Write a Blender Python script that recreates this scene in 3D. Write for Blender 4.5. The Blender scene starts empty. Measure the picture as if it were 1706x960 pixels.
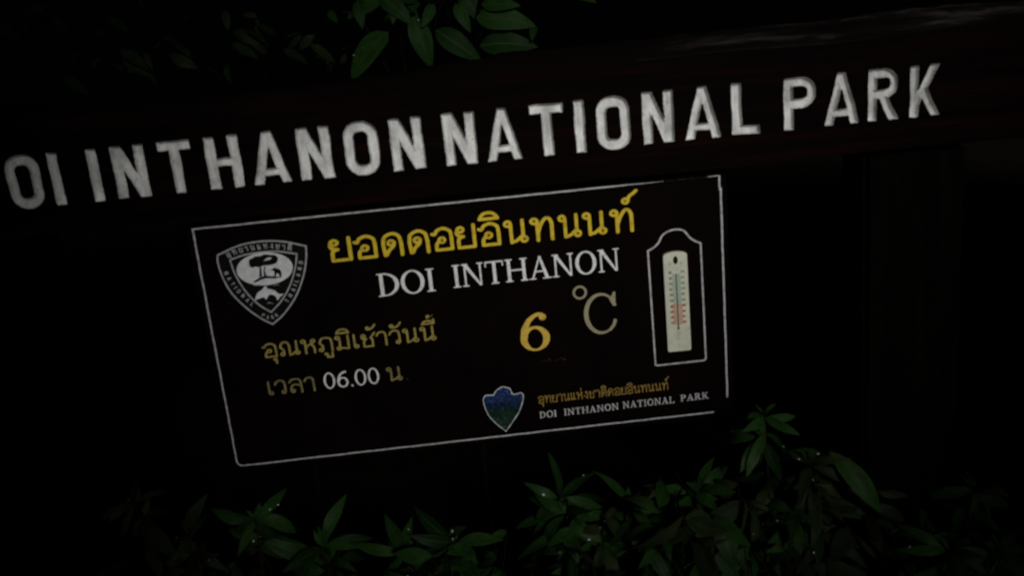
import bpy, bmesh, math, random
import numpy as np
from mathutils import Vector, Matrix

random.seed(11)
np.random.seed(11)
R = math.radians
sc = bpy.context.scene
COL = sc.collection

# ---------------------------------------------------------------- camera, sky, light, exposure
Z0 = 1.0                      # height of the board's centre above the ground
cam_d = bpy.data.cameras.new('camera')
cam_d.sensor_width = 36.0
cam_d.lens = 36.0 * 1350.0 / 1706.0
cam_d.clip_start = 0.02
cam_d.clip_end = 500.0
cam_d.dof.use_dof = True
cam_d.dof.focus_distance = 2.6
cam_d.dof.aperture_fstop = 2.0
cam = bpy.data.objects.new('camera', cam_d)
COL.objects.link(cam)
# a phone held a little askew, looking slightly down at the board
right = Vector((0.993994, -0.053553, -0.095435))
down = Vector((-0.105253, -0.229104, -0.967695))
fwd = Vector((0.029958, 0.971928, -0.233365))
m = Matrix((right, -down, -fwd)).transposed().to_4x4()
m.translation = Vector((0.0446, -1.8371, Z0 + 0.5195))
cam.matrix_world = m
sc.camera = cam

SUN_EL, SUN_AZ = R(20.0), R(15.0)          # behind the viewpoint, a little to its right
L = Vector((math.sin(SUN_AZ) * math.cos(SUN_EL), -math.cos(SUN_AZ) * math.cos(SUN_EL), math.sin(SUN_EL)))
world = bpy.data.worlds.new('World')
sc.world = world
world.use_nodes = True
wn = world.node_tree
sky = wn.nodes.new('ShaderNodeTexSky')
sky.sky_type = 'NISHITA'
sky.sun_disc = False
sky.sun_elevation = SUN_EL
sky.sun_rotation = math.pi - SUN_AZ
wn.links.new(sky.outputs[0], wn.nodes['Background'].inputs[0])
wn.nodes['Background'].inputs[1].default_value = 0.00004      # night
sun_d = bpy.data.lights.new('sun', 'SUN')
sun_d.energy = 2.25
sun_d.angle = R(12.0)
sun_d.color = (1.0, 0.99, 0.965)
sun = bpy.data.objects.new('sun', sun_d)
COL.objects.link(sun)
sun.rotation_euler = L.to_track_quat('Z', 'Y').to_euler()
sun.location = (3, -10, 6)
sc.view_settings.view_transform = 'Standard'
sc.view_settings.look = 'None'
sc.view_settings.exposure = 0.0
sc.view_settings.gamma = 1.0
sc.cycles.pixel_filter_type = 'BLACKMAN_HARRIS'
sc.cycles.filter_width = 1.9


# ---------------------------------------------------------------- helpers
def link(name, me, parent=None, mat=None, loc=None):
    o = bpy.data.objects.new(name, me)
    COL.objects.link(o)
    if mat is not None and me is not None and not me.materials:
        me.materials.append(mat)
    if parent is not None:
        o.parent = parent
    if loc is not None:
        o.location = loc
    return o


def tag(o, label, cat, group=None):
    o['label'] = label
    o['category'] = cat
    if group:
        o['group'] = group
    return o


def empty(name, loc):
    o = bpy.data.objects.new(name, None)
    COL.objects.link(o)
    o.location = loc
    o.empty_display_size = 0.05
    return o


def mesh(name, verts, faces, smooth=False):
    me = bpy.data.meshes.new(name)
    me.from_pydata([tuple(v) for v in verts], [], faces)
    me.update()
    if smooth:
        me.polygons.foreach_set('use_smooth', [True] * len(me.polygons))
    return me


def bm_mesh(name, bm, smooth=False):
    me = bpy.data.meshes.new(name)
    bm.to_mesh(me)
    bm.free()
    if smooth:
        me.polygons.foreach_set('use_smooth', [True] * len(me.polygons))
    return me


# --- materials -------------------------------------------------------------
def material(name, build):
    mt = bpy.data.materials.new(name)
    mt.use_nodes = True
    nt = mt.node_tree
    build(nt, nt.nodes['Principled BSDF'])
    return mt


def N(nt, kind, **kw):
    n = nt.nodes.new(kind)
    for k, v in kw.items():
        setattr(n, k, v)
    return n


def noise(nt, scale, detail=4.0, rough=0.6, stretch=None, coord='Object'):
    tc = N(nt, 'ShaderNodeTexCoord')
    nz = N(nt, 'ShaderNodeTexNoise')
    nz.inputs['Scale'].default_value = scale
    nz.inputs['Detail'].default_value = detail
    nz.inputs['Roughness'].default_value = rough
    if stretch:
        mp = N(nt, 'ShaderNodeMapping')
        mp.inputs['Scale'].default_value = stretch
        nt.links.new(tc.outputs[coord], mp.inputs[0])
        nt.links.new(mp.outputs[0], nz.inputs['Vector'])
    else:
        nt.links.new(tc.outputs[coord], nz.inputs['Vector'])
    return nz


def ramp(nt, src, stops):
    r = N(nt, 'ShaderNodeValToRGB')
    el = r.color_ramp.elements
    while len(el) < len(stops):
        el.new(0.5)
    for e, (p, c) in zip(el, stops):
        e.position = p
        e.color = (*c, 1.0)
    nt.links.new(src, r.inputs[0])
    return r


def bump(nt, bsdf, src, strength, dist):
    b = N(nt, 'ShaderNodeBump')
    b.inputs['Strength'].default_value = strength
    b.inputs['Distance'].default_value = dist
    nt.links.new(src, b.inputs['Height'])
    nt.links.new(b.outputs[0], bsdf.inputs['Normal'])


def set_in(bsdf, rough=0.5, spec=0.5):
    bsdf.inputs['Roughness'].default_value = rough
    bsdf.inputs['Specular IOR Level'].default_value = spec


def worn(c_main, c_worn, scale=60.0, lo=0.36, hi=0.56, rough=0.6, spec=0.25, bstr=0.0, stretch=None):
    def f(nt, b):
        nz = noise(nt, scale, 6.0, 0.65, stretch)
        r = ramp(nt, nz.outputs['Fac'], [(lo, c_worn), (hi, c_main)])
        nt.links.new(r.outputs[0], b.inputs['Base Color'])
        set_in(b, rough, spec)
        if bstr:
            bump(nt, b, nz.outputs['Fac'], bstr, 0.002)
    return f


def wood(c0, c1, c2, rough=0.6, spec=0.25, stretch=(2.2, 40.0, 40.0), bstr=0.5, pos=(0.32, 0.5, 0.68)):
    def f(nt, b):
        nz = noise(nt, 1.0, 8.0, 0.62, stretch)
        r = ramp(nt, nz.outputs['Fac'], [(pos[0], c0), (pos[1], c1), (pos[2], c2)])
        nt.links.new(r.outputs[0], b.inputs['Base Color'])
        set_in(b, rough, spec)
        bump(nt, b, nz.outputs['Fac'], bstr, 0.004)
    return f


M = {}
M['wood'] = material('stained wood', wood((0.0012, 0.0007, 0.0006), (0.0030, 0.0012, 0.0009), (0.0085, 0.0021, 0.0014), rough=0.8, spec=0.02))


def weathered(nt, b):
    nz = noise(nt, 1.0, 8.0, 0.62, (3.5, 60.0, 45.0))
    r = ramp(nt, nz.outputs['Fac'], [(0.40, (0.002, 0.0016, 0.0014)), (0.52, (0.008, 0.0066, 0.0058)), (0.74, (0.075, 0.064, 0.058))])
    tc = N(nt, 'ShaderNodeTexCoord')
    sp = N(nt, 'ShaderNodeSeparateXYZ')
    nt.links.new(tc.outputs['Object'], sp.inputs[0])
    n2 = noise(nt, 4.0, 4.0)
    ad = N(nt, 'ShaderNodeMath', operation='ADD')
    nt.links.new(sp.outputs[0], ad.inputs[0])
    nt.links.new(n2.outputs['Fac'], ad.inputs[1])
    mr = N(nt, 'ShaderNodeMapRange')
    mr.inputs[1].default_value = 0.95
    mr.inputs[2].default_value = 1.55
    nt.links.new(ad.outputs[0], mr.inputs[0])
    mx = N(nt, 'ShaderNodeMix', data_type='RGBA')
    nt.links.new(mr.outputs[0], mx.inputs[0])
    mx.inputs[6].default_value = (0.0026, 0.0014, 0.0010, 1)
    nt.links.new(r.outputs[0], mx.inputs[7])
    nt.links.new(mx.outputs[2], b.inputs['Base Color'])
    set_in(b, 0.8, 0.03)
    bump(nt, b, nz.outputs['Fac'], 0.8, 0.004)


M['weathered'] = material('weathered wood', weathered)
M['post'] = material('post wood', wood((0.001, 0.0008, 0.0006), (0.002, 0.0016, 0.0011), (0.004, 0.003, 0.002), stretch=(40.0, 40.0, 2.0), rough=0.85, spec=0.015))


def carved(nt, b):
    # old white paint: grey weathering in streaks, small chips down to the wood
    n1 = noise(nt, 30.0, 7.0, 0.7, (1.0, 1.0, 0.5))
    r1 = ramp(nt, n1.outputs['Fac'], [(0.30, (0.34, 0.34, 0.335)), (0.46, (0.62, 0.62, 0.60)), (0.60, (0.85, 0.85, 0.82))])
    n2 = noise(nt, 95.0, 5.0, 0.7)
    r2 = ramp(nt, n2.outputs['Fac'], [(0.30, (0.12, 0.11, 0.10)), (0.40, (1.0, 1.0, 1.0))])
    mx = N(nt, 'ShaderNodeMix', data_type='RGBA')
    mx.blend_type = 'MULTIPLY'
    mx.inputs[0].default_value = 0.85
    nt.links.new(r1.outputs[0], mx.inputs[6])
    nt.links.new(r2.outputs[0], mx.inputs[7])
    nt.links.new(mx.outputs[2], b.inputs['Base Color'])
    set_in(b, 0.7, 0.15)
    bump(nt, b, n2.outputs['Fac'], 0.35, 0.002)


M['carved'] = material('white carving paint', carved)
M['board'] = material('dark board', worn((0.0014, 0.0008, 0.0007), (0.0038, 0.0012, 0.0009), 4.0, 0.36, 0.66, 0.7, 0.02))
M['line'] = material('white line paint', worn((0.56, 0.56, 0.56), (0.28, 0.28, 0.28), 90.0, 0.36, 0.56, 0.6, 0.2))
M['white'] = material('white lettering', worn((0.78, 0.78, 0.76), (0.50, 0.50, 0.49), 110.0, 0.34, 0.52, 0.6, 0.2))
M['yellow'] = material('yellow lettering', worn((0.70, 0.50, 0.028), (0.46, 0.31, 0.02), 70.0, 0.36, 0.52, 0.6, 0.2))
M['gold'] = material('faded gold lettering', worn((0.36, 0.285, 0.072), (0.22, 0.17, 0.05), 120.0, 0.36, 0.56, 0.6, 0.2))
M['gold_worn'] = material('worn gold lettering', worn((0.26, 0.215, 0.085), (0.13, 0.105, 0.05), 120.0, 0.38, 0.58, 0.6, 0.2))
M['gold_small'] = material('orange gold caption', worn((0.36, 0.225, 0.05), (0.20, 0.125, 0.03), 140.0, 0.38, 0.58, 0.6, 0.2))
M['amber'] = material('amber figure', worn((0.70, 0.47, 0.07), (0.48, 0.31, 0.05), 80.0, 0.36, 0.52, 0.6, 0.2))
M['khaki'] = material('khaki figure', worn((0.34, 0.30, 0.185), (0.25, 0.22, 0.14), 80.0, 0.36, 0.52, 0.6, 0.2))
M['smudge'] = material('scraped residue', worn((0.05, 0.044, 0.04), (0.008, 0.006, 0.005), 160.0, 0.45, 0.6, 0.7, 0.1))
M['emblem'] = material('grey white emblem', worn((0.68, 0.70, 0.70), (0.54, 0.56, 0.56), 60.0, 0.36, 0.56, 0.6, 0.2))
M['emblem_line'] = material('grey emblem lines', worn((0.44, 0.45, 0.45), (0.27, 0.275, 0.275), 130.0, 0.36, 0.56, 0.6, 0.2))
M['black'] = material('black print', worn((0.004, 0.004, 0.004), (0.006, 0.005, 0.005), 60.0, 0.4, 0.6, 0.6, 0.08))
M['cream'] = material('cream plastic', worn((0.66, 0.66, 0.52), (0.54, 0.54, 0.42), 45.0, 0.3, 0.6, 0.45, 0.3))
M['green_ink'] = material('green scale print', worn((0.36, 0.44, 0.35), (0.44, 0.50, 0.40), 200.0, 0.35, 0.6, 0.6, 0.2))
M['red_ink'] = material('red scale print', worn((0.52, 0.30, 0.21), (0.56, 0.38, 0.28), 200.0, 0.35, 0.6, 0.6, 0.2))
M['dark_green'] = material('dark green ink', worn((0.15, 0.20, 0.15), (0.22, 0.28, 0.22), 200.0, 0.35, 0.6, 0.6, 0.2))
M['dark_red'] = material('dark red ink', worn((0.30, 0.11, 0.07), (0.36, 0.15, 0.10), 200.0, 0.35, 0.6, 0.6, 0.2))
M['soil'] = material('dark soil', worn((0.005, 0.004, 0.003), (0.009, 0.007, 0.005), 9.0, 0.35, 0.65, 0.95, 0.02, 0.8))
M['stem'] = material('plant stem', worn((0.010, 0.009, 0.005), (0.018, 0.013, 0.008), 60.0, 0.35, 0.65, 0.8, 0.05))
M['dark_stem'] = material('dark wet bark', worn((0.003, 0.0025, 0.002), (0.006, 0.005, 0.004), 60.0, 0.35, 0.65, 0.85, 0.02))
M['bark'] = material('bark', worn((0.05, 0.04, 0.03), (0.025, 0.02, 0.015), 14.0, 0.35, 0.65, 0.85, 0.15, 0.6))
M['crown'] = material('tree foliage', worn((0.035, 0.06, 0.02), (0.05, 0.075, 0.025), 8.0, 0.35, 0.65, 0.6, 0.2))


def arrow_mat(nt, b):
    # printed landscape: blue sky over dark green hills
    tc = N(nt, 'ShaderNodeTexCoord')
    sp = N(nt, 'ShaderNodeSeparateXYZ')
    nt.links.new(tc.outputs['Object'], sp.inputs[0])
    mr = N(nt, 'ShaderNodeMapRange')
    mr.inputs[1].default_value = Z0 - 0.277
    mr.inputs[2].default_value = Z0 - 0.162
    nt.links.new(sp.outputs[2], mr.inputs[0])
    nz = noise(nt, 40.0, 4.0)
    ad = N(nt, 'ShaderNodeMath', operation='MULTIPLY_ADD')
    nt.links.new(nz.outputs['Fac'], ad.inputs[0])
    ad.inputs[1].default_value = 0.34
    nt.links.new(mr.outputs[0], ad.inputs[2])
    r = ramp(nt, ad.outputs[0], [(0.30, (0.018, 0.034, 0.030)), (0.58, (0.008, 0.026, 0.014)), (0.74, (0.006, 0.014, 0.036)), (0.95, (0.016, 0.032, 0.11))])
    n2 = noise(nt, 130.0, 3.0, 0.7)
    r2 = ramp(nt, n2.outputs['Fac'], [(0.38, (0.35, 0.4, 0.45)), (0.56, (1.2, 1.25, 1.2)), (0.70, (3.6, 4.2, 3.4))])
    mx = N(nt, 'ShaderNodeMix', data_type='RGBA')
    mx.blend_type = 'MULTIPLY'
    mx.inputs[0].default_value = 1.0
    nt.links.new(r.outputs[0], mx.inputs[6])
    nt.links.new(r2.outputs[0], mx.inputs[7])
    nt.links.new(mx.outputs[2], b.inputs['Base Color'])
    set_in(b, 0.5, 0.1)


M['arrow'] = material('printed landscape', arrow_mat)


def leaf_mat(dark, light, rib, rough=0.5, spec=0.14):
    def f(nt, b):
        uv = N(nt, 'ShaderNodeUVMap')
        sp = N(nt, 'ShaderNodeSeparateXYZ')
        nt.links.new(uv.outputs[0], sp.inputs[0])
        oi = N(nt, 'ShaderNodeObjectInfo')
        rr = ramp(nt, oi.outputs['Random'], [(0.0, dark), (0.75, light), (1.0, (light[0] * 1.35, light[1] * 0.95, light[2]))])
        nz = noise(nt, 5.0, 4.0, 0.6, None, 'UV')
        mx = N(nt, 'ShaderNodeMix', data_type='RGBA')
        mx.blend_type = 'MULTIPLY'
        mx.inputs[0].default_value = 0.7
        nt.links.new(rr.outputs[0], mx.inputs[6])
        r2 = ramp(nt, nz.outputs['Fac'], [(0.3, (0.55, 0.55, 0.55)), (0.7, (1.3, 1.3, 1.3))])
        nt.links.new(r2.outputs[0], mx.inputs[7])
        # midrib down the middle (uv y = 0.5)
        d = N(nt, 'ShaderNodeMath', operation='SUBTRACT')
        nt.links.new(sp.outputs[1], d.inputs[0])
        d.inputs[1].default_value = 0.5
        a = N(nt, 'ShaderNodeMath', operation='ABSOLUTE')
        nt.links.new(d.outputs[0], a.inputs[0])
        r3 = ramp(nt, a.outputs[0], [(0.015, (1, 1, 1)), (0.05, (0, 0, 0))])
        m2 = N(nt, 'ShaderNodeMix', data_type='RGBA')
        nt.links.new(r3.outputs[0], m2.inputs[0])
        nt.links.new(mx.outputs[2], m2.inputs[6])
        m2.inputs[7].default_value = (*rib, 1)
        nt.links.new(m2.outputs[2], b.inputs['Base Color'])
        set_in(b, rough, spec)
        # side veins
        wv = N(nt, 'ShaderNodeTexWave')
        wv.inputs['Scale'].default_value = 5.0
        wv.inputs['Distortion'].default_value = 3.0
        nt.links.new(uv.outputs[0], wv.inputs['Vector'])
        bump(nt, b, wv.outputs['Fac'], 0.10, 0.0015)
    return f


M['leaf'] = material('leaf', leaf_mat((0.005, 0.019, 0.003), (0.015, 0.048, 0.008), (0.022, 0.046, 0.012), 0.5, 0.08))
M['leaf_dull'] = material('olive leaf', leaf_mat((0.009, 0.017, 0.005), (0.018, 0.028, 0.009), (0.026, 0.028, 0.013), 0.55, 0.08))
M['leaf_broad'] = material('broad leaf', leaf_mat((0.004, 0.017, 0.003), (0.010, 0.032, 0.005), (0.016, 0.036, 0.009), 0.55, 0.05))
M['leaf_small'] = material('small dark leaf', leaf_mat((0.003, 0.008, 0.002), (0.009, 0.018, 0.005), (0.010, 0.016, 0.006), 0.55, 0.05))
M['dew'] = material('dew', lambda nt, b: (b.inputs['Base Color'].__setattr__('default_value', (0.78, 0.8, 0.82, 1)), set_in(b, 0.15, 0.6)))  # near-white base stands in for the bright glint on the drops


# --- drawing shapes: signed fields, traced to outlines -----------------------
def catmull(pts, n=7):
    p = [np.array(q, float) for q in pts]
    p = [2 * p[0] - p[1]] + p + [2 * p[-1] - p[-2]]
    out = []
    for i in range(1, len(p) - 2):
        for k in range(n):
            t = k / n
            out.append(0.5 * (2 * p[i] + (p[i + 1] - p[i - 1]) * t + (2 * p[i - 1] - 5 * p[i] + 4 * p[i + 1] - p[i + 2]) * t * t
                              + (3 * p[i] - p[i - 1] - 3 * p[i + 1] + p[i + 2]) * t ** 3))
    out.append(p[-2])
    return [tuple(q) for q in out]


def f_seg(X, Y, a, b):
    ax, ay = a
    dx, dy = b[0] - ax, b[1] - ay
    q = dx * dx + dy * dy + 1e-12
    t = np.clip(((X - ax) * dx + (Y - ay) * dy) / q, 0, 1)
    return np.hypot(X - ax - t * dx, Y - ay - t * dy)


def f_line(X, Y, pts, w):
    d = np.full(X.shape, 9.0)
    for a, b in zip(pts, pts[1:]):
        d = np.minimum(d, f_seg(X, Y, a, b))
    return d - w / 2


def f_poly(X, Y, pts):
    d = np.full(X.shape, 9.0)
    s = np.zeros(X.shape, bool)
    n = len(pts)
    for i in range(n):
        a, b = pts[i], pts[(i + 1) % n]
        d = np.minimum(d, f_seg(X, Y, a, b))
        c = (a[1] > Y) != (b[1] > Y)
        xx = a[0] + (Y - a[1]) * (b[0] - a[0]) / ((b[1] - a[1]) or 1e-9)
        s ^= c & (X < xx)
    return np.where(s, -d, d)


def f_ell(X, Y, cx, cy, rx, ry):
    k = np.hypot((X - cx) / rx, (Y - cy) / ry)
    return (k - 1) * min(rx, ry)


def f_rbox(X, Y, x0, y0, x1, y1, r):
    qx = np.abs(X - (x0 + x1) / 2) - (x1 - x0) / 2 + r
    qy = np.abs(Y - (y0 + y1) / 2) - (y1 - y0) / 2 + r
    return np.hypot(np.maximum(qx, 0), np.maximum(qy, 0)) + np.minimum(np.maximum(qx, qy), 0) - r


def rect(x0, y0, x1, y1):
    return ('p', [(x0, y0), (x1, y0), (x1, y1), (x0, y1)])


def field(prims, X, Y, w):
    F = np.full(X.shape, 9.0)
    for pr in prims:
        k = pr[0]
        cut = k.startswith('-')
        k = k.lstrip('-')
        if k == 'l':
            f = f_line(X, Y, pr[1], w * (pr[2] if len(pr) > 2 else 1))
        elif k == 's':
            f = f_line(X, Y, catmull(pr[1]), w * (pr[2] if len(pr) > 2 else 1))
        elif k == 'c':
            f = np.abs(np.hypot(X - pr[1], Y - pr[2]) - pr[3]) - w * 0.43
        elif k == 'p':
            f = f_poly(X, Y, pr[1])
        elif k == 'e':
            f = f_ell(X, Y, *pr[1:])
        elif k == 'r':
            f = f_rbox(X, Y, *pr[1:6])
        elif k == 'rr':
            f = f_rbox(X, Y, *pr[1:6])
            f = np.maximum(f, -(f + pr[6]))
        F = np.maximum(F, -f) if cut else np.minimum(F, f)
    return F


def trace(F, x0, y0, h):
    """outline loops of F < 0 on a grid of step h (marching squares)"""
    ny, nx = F.shape
    S = F < 0
    a, b, c, d = S[:-1, :-1], S[:-1, 1:], S[1:, 1:], S[1:, :-1]
    code = a * 1 + b * 2 + c * 4 + d * 8
    seg = {1: [(3, 0)], 2: [(0, 1)], 3: [(3, 1)], 4: [(1, 2)], 5: [(3, 2), (1, 0)], 6: [(0, 2)], 7: [(3, 2)], 8: [(2, 3)],
           9: [(2, 0)], 10: [(0, 3), (2, 1)], 11: [(2, 1)], 12: [(1, 3)], 13: [(1, 0)], 14: [(0, 3)]}
    nxt = {}
    for j, i in zip(*np.nonzero((code > 0) & (code < 15))):
        for s, e in seg[int(code[j, i])]:
            keys = []
            for q in (s, e):
                keys.append(((0, j, i), (1, j, i + 1), (0, j + 1, i), (1, j, i))[q])
            nxt[keys[0]] = keys[1]

    def pt(k):
        t, j, i = k
        v0 = F[j, i]
        if t == 0:
            u = v0 / (v0 - F[j, i + 1])
            return (x0 + (i + u) * h, y0 + j * h)
        u = v0 / (v0 - F[j + 1, i])
        return (x0 + i * h, y0 + (j + u) * h)
    loops = []
    while nxt:
        k0, k = next(iter(nxt.items()))
        lp = [k0]
        del nxt[k0]
        while k != k0 and k in nxt:
            lp.append(k)
            k = nxt.pop(k)
        P = [pt(q) for q in lp]
        # drop nearly straight points
        tol = h * 0.06
        for _ in range(2):
            Q = []
            n = len(P)
            i = 0
            while i < n:
                p = P[i]
                if Q and i + 1 < n:
                    A, B = Q[-1], P[i + 1]
                    L_ = math.hypot(B[0] - A[0], B[1] - A[1]) or 1e-9
                    dev = abs((B[0] - A[0]) * (p[1] - A[1]) - (B[1] - A[1]) * (p[0] - A[0])) / L_
                    if dev < tol:
                        i += 1
                        continue
                Q.append(p)
                i += 1
            P = Q
        if len(P) >= 4:
            loops.append(P)
    return loops


def glyph_loops(prims, w, width, h=0.02, ylo=-0.6, yhi=1.9, grow=0.0):
    xs = np.arange(-0.3, width + 0.35, h)
    ys = np.arange(ylo, yhi, h)
    X, Y = np.meshgrid(xs, ys)
    return trace(field(prims, X, Y, w) - grow, xs[0], ys[0], h)


def fill(name, loops, y_front, depth, mat, parent, z_off=0.0):
    """flat shape in the x-z plane, its front at y = y_front, made from 2D outlines (inner outlines are holes)"""
    cu = bpy.data.curves.new(name, 'CURVE')
    cu.dimensions = '2D'
    cu.fill_mode = 'BOTH'
    cu.extrude = depth / 2
    for lp in loops:
        sp = cu.splines.new('POLY')
        sp.points.add(len(lp) - 1)
        for p, q in zip(sp.points, lp):
            p.co = (q[0], q[1], 0, 1)
        sp.use_cyclic_u = True
    tmp = bpy.data.objects.new(name, cu)
    COL.objects.link(tmp)
    me = bpy.data.meshes.new_from_object(tmp)
    bpy.data.objects.remove(tmp)
    bpy.data.curves.remove(cu)
    # curve plane (x, y) -> world (x, z); curve +z -> world -y (towards the viewer)
    me.transform(Matrix(((1, 0, 0, 0), (0, 0, -1, y_front + depth / 2), (0, 1, 0, z_off), (0, 0, 0, 1))))
    me.materials.clear()
    me.update()
    return link(name, me, parent, mat)


def ribbon(name, pts, width, y_front, depth, mat, parent, closed=False):
    """a painted line of constant width following a path in the x-z plane"""
    P = [Vector((p[0], p[1])) for p in pts]
    n = len(P)
    ws = width if isinstance(width, (list, tuple)) else [width] * n
    vs, fs = [], []
    for i, p in enumerate(P):
        a = P[i - 1] if (i > 0 or closed) else None
        b = P[(i + 1) % n] if (i < n - 1 or closed) else None
        d0 = (p - a).normalized() if a is not None else (b - p).normalized()
        d1 = (b - p).normalized() if b is not None else d0
        t = (d0 + d1).normalized()
        nr = Vector((-t.y, t.x))
        k = ws[i] / 2 / max(0.35, nr.dot(Vector((-d0.y, d0.x))))
        for yy in (y_front, y_front + depth):
            for s in (1, -1):
                q = p + nr * k * s
                vs.append((q.x, yy, q.y))
    for i in range(n if closed else n - 1):
        a, b = 4 * i, 4 * ((i + 1) % n)
        fs += [(a, a + 1, b + 1, b), (a + 2, b + 2, b + 3, a + 3), (a, b, b + 2, a + 2), (a + 1, a + 3, b + 3, b + 1)]
    if not closed:
        e = 4 * (n - 1)
        fs += [(0, 2, 3, 1), (e, e + 1, e + 3, e + 2)]
    me = mesh(name, vs, fs)
    bm = bmesh.new()
    bm.from_mesh(me)
    bmesh.ops.recalc_face_normals(bm, faces=bm.faces)
    bm.to_mesh(me)
    bm.free()
    return link(name, me, parent, mat)


def box_bm(bm, x0, x1, y0, y1, z0, z1, bev=0.0):
    r = bmesh.ops.create_cube(bm, size=1.0)
    for v in r['verts']:
        v.co = Vector((x0 + (v.co.x + 0.5) * (x1 - x0), y0 + (v.co.y + 0.5) * (y1 - y0), z0 + (v.co.z + 0.5) * (z1 - z0)))
    if bev:
        es = list({e for v in r['verts'] for e in v.link_edges})
        bmesh.ops.bevel(bm, geom=es, offset=bev, segments=2, affect='EDGES')


def tube(pts, radii, sides=7):
    vs, fs = [], []
    for i, p in enumerate(pts):
        p = Vector(p)
        t = (Vector(pts[min(i + 1, len(pts) - 1)]) - Vector(pts[max(i - 1, 0)])).normalized()
        u = t.cross(Vector((0.31, 0.92, 0.1))).normalized()
        v = t.cross(u)
        for k in range(sides):
            a = 2 * math.pi * k / sides
            vs.append(p + (u * math.cos(a) + v * math.sin(a)) * radii[i])
    for i in range(len(pts) - 1):
        for k in range(sides):
            a, b = i * sides + k, i * sides + (k + 1) % sides
            fs.append((a, b, b + sides, a + sides))
    fs.append(tuple(range(sides))[::-1])
    fs.append(tuple(range((len(pts) - 1) * sides, len(pts) * sides)))
    return vs, fs


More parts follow.
